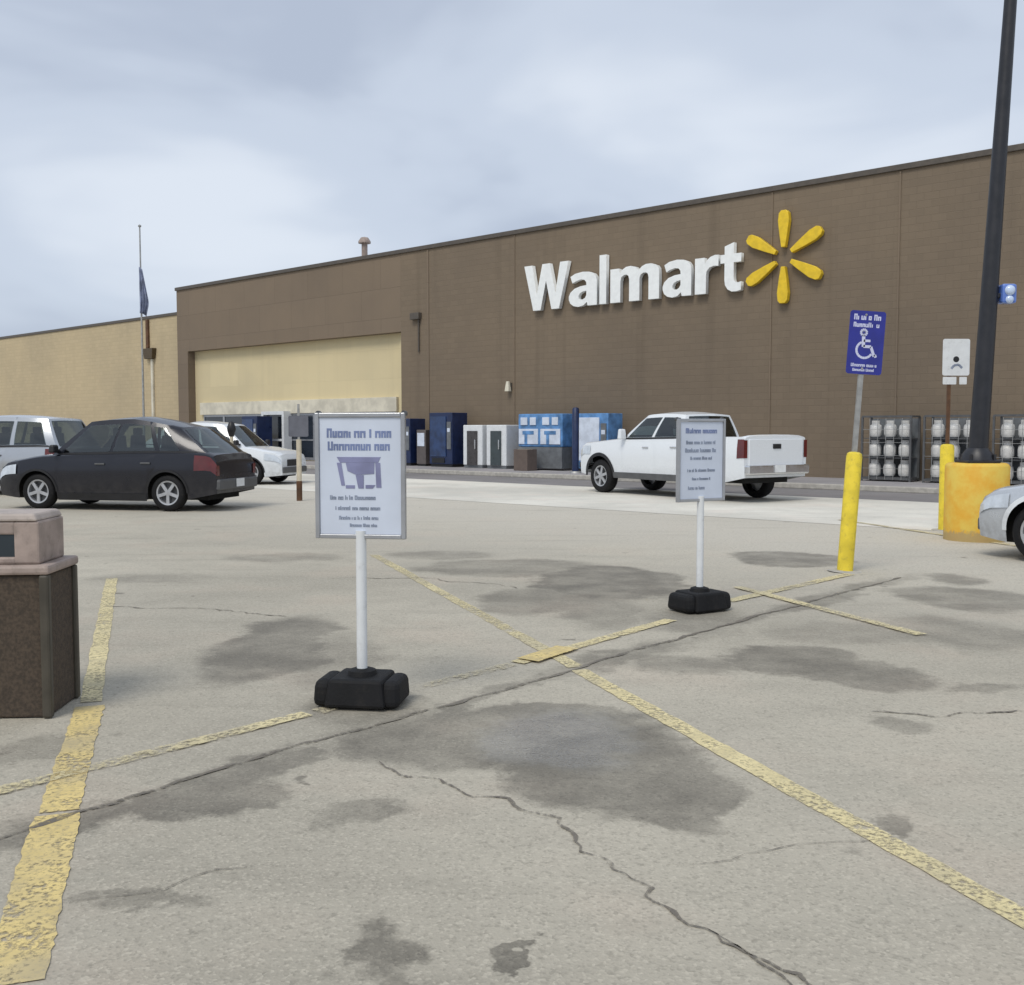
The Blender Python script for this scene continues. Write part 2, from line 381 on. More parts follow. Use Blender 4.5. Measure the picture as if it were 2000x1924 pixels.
# painted lines
def paint_mat(name, col, wear):
    k = NT(name); P = k.coord('World'); n1 = k.noise(P, 5.5, 6, 0.7); n2 = k.noise(P, 45, 4, 0.7)
    n0 = k.noise(P, 0.8, 3, 0.6); w = k.math('ADD', k.math('ADD', k.math('MULTIPLY', n1.outputs[0], 0.35), k.math('MULTIPLY', n2.outputs[0], 0.4)), k.math('MULTIPLY', n0.outputs[0], 0.25))
    f = k.ramp(w, wear - 0.05, wear + 0.08)
    c = k.mix(k.ramp(n1.outputs[0], 0.35, 0.65), tuple(x * 0.8 for x in col), col)
    c = k.mix(k.math('MULTIPLY', k.ramp(n2.outputs[0], 0.42, 0.66), 0.45), c, (0.30, 0.26, 0.19))
    n3 = k.noise(P, 1.3, 4, 0.6); c = k.mix(k.math('MULTIPLY', k.ramp(n3.outputs[0], 0.45, 0.7), 0.5), c, (0.34, 0.31, 0.25))
    k.l(c, k.p.inputs['Base Color']); k.p.inputs['Roughness'].default_value = 0.75
    tr = k.node('ShaderNodeBsdfTransparent'); mx = k.node('ShaderNodeMixShader')
    k.l(f, mx.inputs[0]); k.l(k.p.outputs[0], mx.inputs[1]); k.l(tr.outputs[0], mx.inputs[2]); k.l(mx.outputs[0], k.out.inputs[0])
    return k.m
MY1 = paint_mat('yellow_line_fresh', (0.78, 0.61, 0.25), 0.56)
MY2 = paint_mat('yellow_line_worn', (0.78, 0.67, 0.37), 0.53)
MY3 = paint_mat('yellow_line_faint', (0.76, 0.66, 0.38), 0.505)
def line(name, p, q, w, m, z=0.004, n=40, jit=0.006):
    a, c = G(*p), G(*q); d = (c - a).normalized(); e = Vector((-d.y, d.x, 0)) * w / 2
    b = MB(); L = []; Rr = []
    for i in range(n + 1):
        x = a.lerp(c, i / n); x.z = z
        L.append(b.bm.verts.new(x + e * (1 + random.uniform(-1, 1) * jit / w * 2))); Rr.append(b.bm.verts.new(x - e * (1 + random.uniform(-1, 1) * jit / w * 2)))
    for i in range(n): b.bm.faces.new((L[i], L[i + 1], Rr[i + 1], Rr[i]))
    return struct(b.build(name, m))
line('stall_line', (24, 1924), (112, 1592), 0.17, MY1)
line('stall_line', (114, 1586), (176, 1380), 0.15, MY1)
line('stall_line', (177, 1372), (218, 1130), 0.11, MY2)
line('stall_line', (2030, 1812), (1130, 1309), 0.11, MY2)
line('stall_line', (1126, 1304), (730, 1084), 0.11, MY3)
line('centre_line', (-40, 1556), (600, 1396), 0.10, MY3, z=0.008)
line('centre_line', (1010, 1296), (1310, 1212), 0.11, MY2, z=0.008)
MY4 = paint_mat('yellow_line_ghost', (0.70, 0.62, 0.42), 0.44)
line('centre_line', (620, 1392), (1000, 1299), 0.10, MY4, z=0.008)
line('centre_line', (1030, 1293), (1108, 1268), 0.17, MY1, z=0.016)
line('centre_line', (1420, 1176), (1660, 1122), 0.12, MY3, z=0.008)
line('stall_line', (1440, 1148), (1800, 1242), 0.11, MY3, z=0.012)
line('stall_line', (1640, 1016), (1990, 1068), 0.11, MY3, z=0.012)
# cracks and joints
M_crack = paint_mat('crack_tar', (0.17, 0.15, 0.125), 0.51)
def crack(name, px, w, jit=0.02, step=0.07, seed=1):
    rnd = random.Random(seed); pts = [G(*p) for p in px]; out = [pts[0]]
    for a, c in zip(pts[:-1], pts[1:]):
        n = max(2, int((c - a).length / step)); e = Vector((-(c - a).y, (c - a).x, 0)).normalized(); off = 0
        for i in range(1, n + 1):
            off = off * 0.75 + rnd.uniform(-jit, jit); x = a.lerp(c, i / n)
            out.append(x + (e * off if i < n else Vector((0, 0, 0))))
    b = MB(); A = []; B = []
    for i, x in enumerate(out):
        d = (out[min(i + 1, len(out) - 1)] - out[max(i - 1, 0)]).normalized(); e = Vector((-d.y, d.x, 0))
        ww = w * rnd.uniform(0.25, 1.0) * (0.3 if i in (0, len(out) - 1) else 1)
        A.append(b.bm.verts.new(Vector((x.x, x.y, 0.005)) + e * ww / 2)); B.append(b.bm.verts.new(Vector((x.x, x.y, 0.005)) - e * ww / 2))
    for i in range(len(A) - 1): b.bm.faces.new((A[i], A[i + 1], B[i + 1], B[i]))
    return struct(b.build(name, M_crack))
crack('pavement_joint', [(-40, 1652), (150, 1588), (400, 1512), (600, 1452), (880, 1378), (1130, 1306), (1300, 1255), (1500, 1198), (1760, 1128)], 0.050, 0.014, seed=3)
crack('pavement_crack', [(740, 1488), (880, 1535), (1000, 1568), (1090, 1610), (1160, 1672), (1260, 1752), (1400, 1826), (1560, 1905), (1640, 1950)], 0.022, 0.03, step=0.04, seed=4)
crack('pavement_crack', [(1380, 1815), (1480, 1880), (1560, 1940)], 0.012, 0.015, seed=5)
crack('pavement_crack', [(1160, 1672), (1350, 1690), (1560, 1650), (1720, 1640)], 0.006, 0.02, seed=8)
crack('pavement_crack', [(150, 1760), (320, 1740), (420, 1700), (600, 1690)], 0.009, 0.02, seed=9)
crack('pavement_crack', [(1700, 1390), (1850, 1400), (1990, 1388)], 0.03, 0.05, seed=10)
crack('pavement_crack', [(200, 1185), (420, 1190), (560, 1205)], 0.03, 0.04, seed=12)
crack('pavement_crack', [(640, 1130), (820, 1128), (1010, 1150)], 0.03, 0.05, seed=13)

# ------------------------------------------------------------------ store building
store = thing('store_building', 'long brown and tan flat-roofed store across the back of the car park', 'building', WP(0, 0, 0), WROT)
def wb_box(s0, s1, n0, n1, z0, z1, b=None):
    """box in wall coordinates; n measured outwards"""
    b = b or MB(); b.box(((s0 + s1) / 2, NS * (n0 + n1) / 2, (z0 + z1) / 2), (abs(s1 - s0), abs(n1 - n0), abs(z1 - z0))); return b
sL = S(347, 700)[0]; sP = sL + 0.95; HT = 8.49; HB = 5.42; HW = 7.4; RD = 0.40
SR = 40.0
b = MB(); wb_box(0.0, SR, -0.4, 0.0, 0.0, HT, b); b.build('front_wall', M_brown, store)
b = MB(); wb_box(sP, -0.003, -0.4, 0.0, HB, HT, b); b.build('entrance_header', M_brown2, store)
b = MB(); wb_box(sL, sP - 0.003, -RD - 0.3, 0.0, 0.0, HT, b); b.build('pillar', M_brown2, store)
b = MB(); wb_box(sP, 0.4, -RD - 0.4, -RD, 0.0, HB + 0.6, b); b.build('entrance_wall', M_tan2, store)
b = MB(); wb_box(-130, sL - 0.003, -1.1, -0.55, 0.0, HW, b); b.build('wing_wall', M_tan, store)
b = MB(); wb_box(sL - 0.06, SR + 0.05, -0.46, 0.07, HT, HT + 0.16, b); b.build('coping', M_coping, store, bevel=0.015)
b = MB(); wb_box(-130, sL - 0.07, -1.16, -0.49, HW, HW + 0.15, b); b.build('coping', M_coping, store, bevel=0.015)
b = MB(); wb_box(sL, SR, -60, -0.41, HT - 0.9, HT - 0.7, b); b.build('roof', M_roof, store)
b = MB(); wb_box(-130, sL - 0.01, -60, -1.12, HW - 0.8, HW - 0.6, b); b.build('roof', M_roof, store)
b = MB(); wb_box(SR - 0.4, SR - 0.01, -60, -0.41, 0, HT - 0.91, b); b.build('side_wall', M_brown, store)
# brown panel joints and pilasters on the front
for uu, w in ((836, 0.10), (1004, 0.05), (1500, 0.05), (1745, 0.05)):
    s = S(uu)[0]; b = MB(); wb_box(s, s + w, 0.0, 0.025, 0.15, HT - 0.02, b); b.build('wall_rib', M_brown2, store)
# tan jamb frame at the right of the entrance, fascia and glazed doors
b = MB(); wb_box(-0.5, -0.004, -RD + 0.002, -RD + 0.06, 0.14, HB - 0.003, b); b.build('jamb', M_tan2, store)
b = MB(); wb_box(sP + 0.6, -0.6, -RD + 0.001, -RD + 0.14, 2.25, 2.85, b); b.build('fascia', M_pale, store, bevel=0.01)
ds0, ds1 = sP + 0.8, -0.8; nd = 8
for i in range(nd):
    a0 = lerp(ds0, ds1, i / nd); a1 = lerp(ds0, ds1, (i + 1) / nd)
    b = MB(); wb_box(a0 + .005, a1 - .005, -RD + 0.003, -RD + 0.03, 0.16, 2.24, b); d = b.build('glass_door', M_shopglass, store)
    b = MB()
    wb_box(a0, a0 + 0.07, -RD + 0.002, -RD + 0.06, 0.15, 2.245, b); wb_box(a1 - 0.07, a1, -RD + 0.002, -RD + 0.06, 0.15, 2.245, b)
    wb_box(a0 + .07, a1 - .07, -RD + 0.002, -RD + 0.055, 0.15, 0.28, b); wb_box(a0 + .07, a1 - .07, -RD + 0.002, -RD + 0.055, 1.02, 1.09, b); wb_box(a0 + .07, a1 - .07, -RD + 0.002, -RD + 0.055, 2.15, 2.245, b)
    b.build('door_frame', M_alu, d)
# pale framed doorway at the left of the glazing
da, db = S(522, 900, -0.2)[0], S(566, 900, -0.2)[0]
b = MB(); wb_box(da, da + 0.16, -RD + 0.07, 0.1, 0.15, 2.35, b); wb_box(db - 0.16, db, -RD + 0.07, 0.1, 0.15, 2.35, b); wb_box(da + .16, db - .16, -RD + 0.07, 0.095, 2.19, 2.35, b); wb_box(da + .16, db - .16, -RD + 0.07, 0.09, 1.0, 1.1, b)
dfr = b.build('door_frame', M_white, store)
b = MB(); wb_box(da + .165, db - .165, -0.12, -0.08, 0.15, 0.995, b); wb_box(da + .165, db - .165, -0.12, -0.08, 1.105, 2.185, b); b.build('glass_door', M_shopglass, dfr)
# wall lamp and conduit box, wing scupper, roof vent
sl, zl = S(997, 755)
t = thing('wall_lamp', 'small pale wall lamp on the brown wall below the store name', 'wall lamp', WP(sl, 0.0, zl), WROT)
b = MB(); b.box((0, NS * 0.03, 0), (0.18, 0.06, 0.26)); b.build('back_plate', M_coping, t, bevel=0.008)
b = MB(); b.box((0, NS * 0.14, 0.0), (0.2, 0.16, 0.36), taper=0.55); b.build('lamp_shade', M_pale, t, bevel=0.012)
sl, zl = S(815, 618)
t = thing('junction_box', 'dark junction box high on brown wall beside tan entrance', 'junction box', WP(sl, 0.0, zl), WROT)
b = MB(); b.box((0, NS * 0.09, 0), (0.5, 0.18, 0.26)); b.build('box', M_coping, t, bevel=0.015)
b = MB(); b.tube((0.12, NS * 0.05, -0.12), (0.12, NS * 0.05, -1.4), 0.03); b.build('conduit', M_coping, t, smooth=40)
sd_, zd = S(290, 640, -0.55)
t = thing('downspout', 'brown downspout with a dark collector box on the tan wing wall', 'downspout', WP(sd_, -0.55, 0), WROT)
b = MB(); b.box((0, NS * 0.06, 6.6), (0.22, 0.12, 1.5)); b.build('scupper', M_rust, t, bevel=0.01)
b = MB(); b.box((0.28, NS * 0.12, 5.55), (0.8, 0.22, 0.55), taper=1.25); b.build('collector_box', mat('bronze_dark', (0.075, 0.05, 0.022), 0.5), t, bevel=0.02)
b = MB(); b.box((0.42, NS * 0.06, 2.71), (0.2, 0.1, 5.1)); b.build('pipe', M_pale, t, bevel=0.01)
p = WP(*S(712, 478)[:1], -3.0, HT - 0.7)
pv = atY(712, 480, p.y)
t = thing('roof_vent', 'small pinkish vent standing on the roof above the brown wall', 'roof vent', (pv.x, pv.y, HT - 0.7))
zt = pv.z - (HT - 0.7)
b = MB(); b.tube((0, 0, 0), (0, 0, zt + 0.15), 0.13); b.build('pipe', M_canhood, t, smooth=40)
b = MB(); b.lathe([(0.0, zt + 0.38), (0.16, zt + 0.34), (0.27, zt + 0.18), (0.27, zt + 0.10)], 20); b.build('cap', M_canhood, t, smooth=40)

# ------------------------------------------------------------------ store lettering and spark
sA, zA = S(1030, 612); sB, zB = S(1450, 566)
zbase = (zA + zB) / 2; cap = 1.58
sign = thing('store_name_sign', 'large white raised store name letters on the brown wall', 'sign', WP(sA, 0.0, zbase), WROT)
GLYPH = {
 'W': [[(0,.98),(.23,.98),(.36,.33),(.52,.98),(.73,.98),(.89,.33),(1.02,.98),(1.25,.98),(.99,0),(.78,0),(.625,.62),(.47,0),(.26,0)]],
 'l': [[(0,0),(0,1.0),(.2,1.0),(.2,0)]],
 'm': [[(0,0),(0,.68),(.17,.68),(.19,.58),(.24,.65),(.31,.695),(.40,.705),(.50,.675),(.56,.60),(.62,.67),(.70,.705),(.80,.705),(.90,.66),(.94,.60),(.95,.50),(.95,0),(.75,0),(.75,.44),(.735,.51),(.70,.54),(.65,.54),(.60,.51),(.575,.44),(.575,0),(.375,0),(.375,.44),(.36,.51),(.325,.54),(.275,.54),(.22,.50),(.20,.42),(.20,0)]],
 'r': [[(0,0),(0,.68),(.17,.68),(.18,.56),(.22,.63),(.28,.685),(.36,.71),(.42,.705),(.42,.50),(.34,.51),(.26,.485),(.21,.42),(.20,.34),(.20,.0)]],
 't': [[(.09,.84),(.29,.90),(.29,.69),(.45,.69),(.45,.53),(.29,.53),(.29,.26),(.30,.19),(.335,.155),(.39,.15),(.45,.165),(.45,.01),(.36,-.01),(.25,-.008),(.16,.04),(.105,.12),(.09,.22),(.09,.53),(0,.53),(0,.69),(.09,.69)]],
 'a': [[(.04,.63),(.13,.685),(.28,.71),(.40,.695),(.49,.65),(.535,.58),(.55,.48),(.55,0),(.375,0),(.36,.075),(.29,.01),(.19,-.012),(.10,.015),(.04,.07),(.01,.15),(.01,.22),(.04,.30),(.12,.375),(.24,.415),(.35,.425),(.345,.49),(.31,.54),(.24,.555),(.15,.53),(.08,.49)],
       [(.35,.31),(.35,.22),(.325,.165),(.28,.135),(.23,.135),(.20,.165),(.195,.21),(.22,.265),(.28,.30)]]}
def glyph_mesh(ch, depth):
    c = bpy.data.curves.new('glyph', 'CURVE'); c.dimensions = '2D'; c.fill_mode = 'BOTH'; c.extrude = depth / 2
    for pl in GLYPH[ch]:
        sp = c.splines.new('POLY'); sp.points.add(len(pl) - 1); sp.use_cyclic_u = True
        for q, (gx, gy) in zip(sp.points, pl): q.co = (gx, gy, 0, 1)
    o = bpy.data.objects.new('glyph', c); COL.objects.link(o); bpy.context.view_layer.update()
    me = bpy.data.meshes.new_from_object(o.evaluated_get(bpy.context.evaluated_depsgraph_get()))
    bpy.data.objects.remove(o); bpy.data.curves.remove(c); return me
meshes = []
for ch in 'Walmart':
    me = glyph_mesh(ch, 0.16)
    xs = [v.co.x for v in me.vertices]; ys = [v.co.y for v in me.vertices]
    meshes.append([ch, me, min(xs), max(xs), 0, 0.98])
capH = meshes[0][5] - 0.0; sc = cap / capH
spans = ((1031, 1116), (1117, 1171), (1176, 1189), (1197, 1291), (1298, 1353), (1360, 1405), (1409, 1449))
for (ch, me, x0, x1, y0, y1), (ua, ub) in zip(meshes, spans):
    xa = S(ua)[0] - sA; xb = S(ub)[0] - sA; sx = (xb - xa) / (x1 - x0)
    for v in me.vertices:
        a, y, z = v.co; v.co = ((a - x0) * sx + xa, NS * (0.12 + z), y * sc)
    if NS > 0: me.flip_normals()
    me.name = 'letter'; me.materials.clear(); me.materials.append(M_letter)
    o = bpy.data.objects.new('letter', me); COL.objects.link(o); o.parent = sign
sC, zC = S(1535, 503)
spk = thing('spark_emblem', 'yellow six-rayed spark emblem right of the white letters', 'emblem', WP(sC, 0.0, zC), WROT)
for i in range(6):
    w = R(90 + 60 * i); pts = []
    r0, r1 = 0.28, 1.34
    for (rr, hw) in ((r0, 0.06), (r0 + 0.35, 0.12), (r1 - 0.30, 0.175), (r1 - 0.08, 0.15), (r1, 0.08)): pts.append((rr, hw))
    poly = [(r, h) for r, h in pts] + [(r, -h) for r, h in reversed(pts)]
    pp = [(r * math.cos(w) - h * math.sin(w), r * math.sin(w) + h * math.cos(w)) for r, h in poly]
    b = MB(); b.prism(pp, NS * 0.03, NS * 0.2); b.build('ray', M_spark, spk, bevel=0.012)

# ------------------------------------------------------------------ things along the store front
def standing(name, label, cat, u0, n=0.9, group=None):
    s, _ = S(u0, 915, n); return thing(name, label, cat, WP(s, n, 0.14), WROT, group)
Y = NS   # outward direction in local y
def vending(label, u, w=1.0, h=1.85, body=M_navy, front=M_navy2, group='vending machines by the entrance'):
    t = standing('vending_machine', label, 'vending machine', u, group=group)
    b = MB(); b.box((0, 0, h / 2 + 0.05), (w, 0.8, h - 0.1)); b.build('cabinet', body, t, bevel=0.02)
    b = MB(); b.box((-w * 0.1, Y * 0.415, h * 0.56), (w * 0.68, 0.03, h * 0.74)); b.build('front_panel', front, t, bevel=0.008)
    b = MB(); b.box((w * 0.37, Y * 0.415, h * 0.58), (w * 0.17, 0.03, h * 0.5)); c = b.build('coin_panel', M_grey, t, bevel=0.006)
    b = MB(); b.box((w * 0.37, Y * 0.434, h * 0.68), (w * 0.11, 0.01, 0.14)); b.build('display', M_posterw, c)
    b = MB(); b.box((-w * 0.1, Y * 0.41, h * 0.12), (w * 0.55, 0.025, h * 0.09)); b.build('delivery_slot', M_black, t)
    b = MB(); b.box((0, 0, 0.05), (w * 0.94, 0.72, 0.1)); b.build('plinth', M_black, t)
    return t
vending('dark navy vending machine nearest the tan entrance jamb, half behind the closest sign', 800, 0.95, 1.8)
vending('dark navy machine before the entrance glazing, beside the white-framed doorway', 503, 1.2, 1.98)
vending('taller dark blue vending machine beside the white freezers', 876, 1.2, 2.0)
t = standing('newspaper_box', 'narrow grey-brown dispenser box between two navy vending machines', 'dispenser', 832, 0.9)
b = MB(); b.box((0, 0, 0.72), (0.5, 0.5, 1.3)); b.build('cabinet', mat('taupe_panel', (0.11, 0.095, 0.09), 0.5), t, bevel=0.02)
b = MB(); b.box((0, Y * 0.26, 1.0), (0.38, 0.02, 0.5)); b.build('window', M_posterw, t, bevel=0.005)
b = MB(); b.box((0, 0, 0.035), (0.44, 0.44, 0.07)); b.build('plinth', M_black, t)
def freezer(label, u, door, w=0.98):
    t = standing('ice_freezer', label, 'freezer', u, group='white freezers along the wall')
    b = MB(); b.box((0, 0, 0.82), (w, 0.8, 1.44)); b.build('cabinet', M_white, t, bevel=0.03)
    b = MB(); b.box((0.0, Y * 0.42, 0.72), (w * 0.52, 0.05, 1.22)); d = b.build('door', door, t, bevel=0.012)
    b = MB(); b.box((w * 0.2, Y * 0.475, 0.85), (0.035, 0.05, 0.34)); b.build('handle', M_chrome, d, bevel=0.008)
    b = MB(); b.box((0, 0, 0.05), (w * 0.95, 0.74, 0.1)); b.build('plinth', M_grey, t)
    return t
freezer('white freezer with a brown-grey door, beside the tall blue vending machine', 938, M_brown_door, 0.95)
freezer('white freezer with a slate door, left of the blue poster display', 984, mat('slate_door', (0.05, 0.065, 0.07), 0.35), 0.95)
t = standing('poster_display', 'blue and white poster display on a grey base beside the pickup', 'display', 1068, 0.9)
b = MB(); b.box((0, 0, 0.42), (1.95, 0.8, 0.72)); b.build('base', M_grey, t, bevel=0.02)
b = MB(); b.box((0, 0, 1.35), (1.95, 0.74, 1.12)); b.build('cabinet', M_poster, t, bevel=0.03)
for i, x in enumerate((-0.5, 0.47)):
    b = MB(); b.box((x, Y * 0.385, 1.14), (0.86, 0.03, 0.52)); f = b.build('poster', M_posterw, t, bevel=0.006)
    b = MB(); b.box((x - 0.1, Y * 0.405, 1.06), (0.12, 0.012, 0.36)); b.box((x, Y * 0.405, 1.27), (0.5, 0.012, 0.12)); b.build('print', M_poster, f)
    b = MB(); b.box((x - .2, Y * 0.385, 1.66), (0.3, 0.03, 0.26)); b.box((x + .2, Y * 0.385, 1.66), (0.26, 0.03, 0.26)); b.build('header_card', M_posterw, t, bevel=0.006)
t = standing('blue_post', 'tall dark blue post between the poster display and white pickup', 'post', 1124, 2.4)
b = MB(); b.tube((0, 0, 0), (0, 0, 2.0), 0.11); b.lathe([(0.11, 2.0), (0.09, 2.06), (0.0, 2.08)], 16); b.build('shaft', M_navy, t, smooth=40)
b = MB(); b.tube((0, 0, 0), (0, 0, 0.06), 0.19, 0.16); b.build('foot_plate', M_galv, t, smooth=40)
vending('pale blue machine against the wall behind the pickup bonnet', 1170, 1.3, 1.9, M_poster, M_posterw)
t = standing('carton_stack', 'low brown cart-high carton on the sidewalk in front of poster display', 'carton', 1026, 1.9)
b = MB(); b.box((0, 0, 0.36), (0.6, 0.5, 0.72)); b.build('carton', mat('carton_brown', (0.13, 0.10, 0.085), 0.8), t, bevel=0.01)
b = MB(); b.box((0, 0, 0.722), (0.62, 0.05, 0.006)); b.build('tape', M_pale, t)

def tank(M, label, group):
    t = thing('gas_cylinder', label, 'gas cylinder', M, WROT, group)
    b = MB(); b.lathe([(0.0, 0.03), (0.13, 0.03), (0.16, 0.10), (0.16, 0.27), (0.14, 0.34), (0.06, 0.38), (0.0, 0.385)], 16); b.build('cylinder_body', M_tank, t, smooth=50)
    b = MB(); b.tube((0, 0, 0), (0, 0, 0.05), 0.11); b.build('foot_ring', M_grey, t)
    b = MB(); b.lathe([(0.10, 0.35), (0.105, 0.46), (0.095, 0.46), (0.09, 0.35)], 14); b.build('collar', M_tank, t, smooth=40)
    return t
def cage(label, u, cols, lab2, grp):
    w = cols * 0.40 + 0.1; rows = 3; h = rows * 0.52 + 0.16; d = 0.6
    t = standing('cylinder_cage', label, 'cage', u, 0.8)
    b = MB()
    for x in (-w / 2, w / 2):
        for y in (-d / 2, d / 2): b.box((x, y, h / 2), (0.05, 0.05, h))
    for z in (0.07, h): b.box((0, d / 2, z), (w - .05, 0.05, 0.05)); b.box((0, -d / 2, z), (w - .05, 0.05, 0.05)); b.box((w / 2, 0, z), (0.045, d - .05, 0.045)); b.box((-w / 2, 0, z), (0.045, d - .05, 0.045))
    b.build('frame', M_trim, t)
    for r in range(rows):
        b = MB(); b.box((0, 0, 0.10 + r * 0.52), (w - 0.06, d - 0.06, 0.02)); b.build('shelf', M_trim, t)
    b = MB(); b.box((0, -Y * d / 2, h / 2), (w - 0.06, 0.02, h - .1)); b.build('back_panel', M_grey, t)
    b = MB(); n = cols * 2
    for i in range(1, n): b.box((lerp(-w / 2, w / 2, i / n), Y * (d / 2 + 0.032), h / 2), (0.012, 0.012, h - 0.1))
    for i in range(1, 5): b.box((0, Y * (d / 2 + 0.032), h * i / 5), (w - 0.06, 0.010, 0.010))
    b.build('mesh_door', M_galv, t)
    s, _ = S(u, 915, 0.8); rnd = random.Random(u)
    for r in range(rows):
        for c in range(cols):
            if rnd.random() < 0.1: continue
            tank(WP(s + (c - (cols - 1) / 2) * 0.40, 0.8 + 0.02, 0.14 + 0.112 + r * 0.52), lab2, grp)
    return t
cage('dark wire cage of white gas cylinders behind the leaning yellow bollard', 1738, 3, 'white gas cylinder in the dark cage right of the leaning bollard', 'gas cylinders in the left cage')
cage('dark wire cage of white gas cylinders partly hidden by the dark lamp pole', 1862, 3, 'white gas cylinder in the cage behind the dark lamp pole', 'gas cylinders in the right cage')
cage('dark wire cage of white gas cylinders at the right edge beyond the pole', 1984, 2, 'white gas cylinder in the cage right of the lamp pole', 'gas cylinders in the far right cage')

# ------------------------------------------------------------------ vehicles
def car(name, label, cat, paintm, sp, ref_px, ref_loc, heading, group=None):
    L, W = sp['L'], sp['W']; r = sp.get('r', 0.33); ra = r + sp.get('gap', 0.06)
    fo = sp['fo']; ax = (fo, fo + sp['wb']); gc = sp.get('gc', 0.22)
    ang = math.atan2(heading[1], heading[0])
    X = lambda x: L / 2 - x
    lx = X(ax[0] if ref_loc[0] == 'f' else ax[1]); ly = (W / 2 - 0.1) * (1 if ref_loc[1] == 'l' else -1)
    g = G(*ref_px); off = Matrix.Rotation(ang, 3, 'Z') @ Vector((lx, ly, 0)); loc = g - off
    t = thing(name, label, cat, (loc.x, loc.y, 0.004), ang, group)
    top = sp['top']
    def hw(x):
        k = 1.0; e = 0.55
        if x < e: k -= sp.get('nose', 0.16) * (1 - x / e) ** 2
        if x > L - e: k -= sp.get('tailt', 0.12) * (1 - (L - x) / e) ** 2
        return W / 2 * k
    def zlow(x):
        z = gc
        if x < 0.5: z += 0.05 * (1 - x / 0.5)
        if x > L - 0.6: z += 0.12 * (1 - (L - x) / 0.6)
        return z
    xs = set([0.0, 0.02, 0.06, 0.12, 0.2, 0.3, L - 0.3, L - 0.2, L - 0.12, L - 0.06, L - 0.02, L]); n = 26
    for i in range(n + 1): xs.add(round(L * i / n, 4))
    arch = []
    for a in ax:
        xs = set(q for q in xs if abs(q - a) > ra + 0.01)
        for i in range(-10, 11): arch.append((a + ra * math.sin(math.pi / 2 * i / 10), a))
        arch += [(a - ra - 0.0005, None), (a + ra + 0.0005, None)]
    st = sorted([(q, None) for q in xs] + arch)
    K = 8
    def yprof(z, zt, h):
        q = (z - 0.2) / max(0.1, zt - 0.2)
        return h * (0.93 + 0.07 * math.sin(min(1, max(0, q * 1.35)) * math.pi / 2) - 0.045 * max(0, (q - 0.55) / 0.45) ** 2)
    def side(x, tt, zl=None):
        zt = interp(top, x); zl = zlow(x) if zl is None else zl
        z = lerp(zl, zt, tt); return Vector((X(x), yprof(z, zt, hw(x)), z))
    bm_ = MB(); rows = []
    for x, a in st:
        zl = zlow(x)
        if a is not None: zl = max(zl, r + math.sqrt(max(0, ra * ra - (x - a) ** 2)))
        zt = interp(top, x); h = hw(x); ring = [side(x, k / K, min(zl, zt - 0.03)) for k in range(K + 1)]
        ys = ring[-1].y; cr = sp.get('crown', 0.05)
        bed = sp.get('bed') and sp['bed'][0] < x < sp['bed'][1]
        if bed:
            ring += [Vector((X(x), ys - 0.03, zt + 0.012)), Vector((X(x), ys - 0.09, zt + 0.005)), Vector((X(x), ys - 0.10, zt - 0.5)), Vector((X(x), 0, zt - 0.5))]
        else:
            ring += [Vector((X(x), ys - 0.03, zt + cr * .35)), Vector((X(x), ys - 0.14, zt + cr * 0.75)), Vector((X(x), ys * 0.5, zt + cr)), Vector((X(x), 0, zt + cr * 1.08))]
        rows.append(ring)
    bm_.grid(rows); bm_.grid([[Vector((p.x, -p.y, p.z)) for p in ring] for ring in rows])
    for ring in (rows[0], rows[-1]):
        full = [bm_.bm.verts.new(p) for p in ring] + [bm_.bm.verts.new(Vector((p.x, -p.y, p.z))) for p in reversed(ring[:-1])]
        bm_.bm.faces.new(full)
    bm_.build('body', paintm, t, smooth=32)
    b = MB(); b.box((0, 0, (gc + 0.72) / 2), (L - 0.5, W - 0.6, 0.72 - gc + 0.02)); b.build('underbody', M_under, t)
    # greenhouse
    gh = sp['gh']; cab = t
    xb0, xb1, xr0, xr1 = gh['xb0'], gh['xb1'], gh['xr0'], gh['xr1']; wb_, wr = gh['wb'], gh['wr']; zr = gh['zr']
    def gs(s, q, sgn=1, o=0.0):
        x = lerp(lerp(xb0, xb1, s), lerp(xr0, xr1, s), q)
        zb = interp(top, lerp(xb0, xb1, s)) + gh.get('lift', 0.0)
        zz = lerp(zb, zr - gh.get('drop', 0.05) * (2 * s - 1) ** 2 - gh.get('rdrop', 0) * max(0, s - .5) * 2, q)
        y = lerp(wb_, wr, q ** 1.4) - 0.05 * (max(0, abs(2 * s - 1) - 0.6) / 0.4) ** 2
        return Vector((X(x), sgn * (y + o), zz))
    NSs, NT_ = 16, 6
    b = MB()
    sst = sorted(set([round(i / NSs, 5) for i in range(NSs + 1)] + [e for w2 in gh['win'] for e in w2]))
    qst = [0, 0.10, 0.28, 0.47, 0.67, 0.86, 1.0]
    def holed(b, A, B, fn, hole):
        V = [[b.bm.verts.new(fn(a, q)) for q in B] for a in A]
        for i in range(len(A) - 1):
            for j in range(len(B) - 1):
                if not hole((A[i] + A[i + 1]) / 2, (B[j] + B[j + 1]) / 2): b.bm.faces.new((V[i][j], V[i][j + 1], V[i + 1][j + 1], V[i + 1][j]))
    for sg in (1, -1): holed(b, sst, qst, lambda s, q: gs(s, q, sg), lambda s, q: 0.10 < q < 0.86 and any(w2[0] < s < w2[1] for w2 in gh['win']))
    bul = gh.get('bulge', 0.10)
    def wsf(s, q, v, o=0.0):
        p = gs(s, q, 1); d = 1 if s < 0.5 else -1
        return Vector((p.x + d * (bul * (1 - v * v) * (1 - 0.3 * q) + o * 0.8), p.y * v, p.z + o * 0.6 + 0.02 * (1 - v * v) * q))
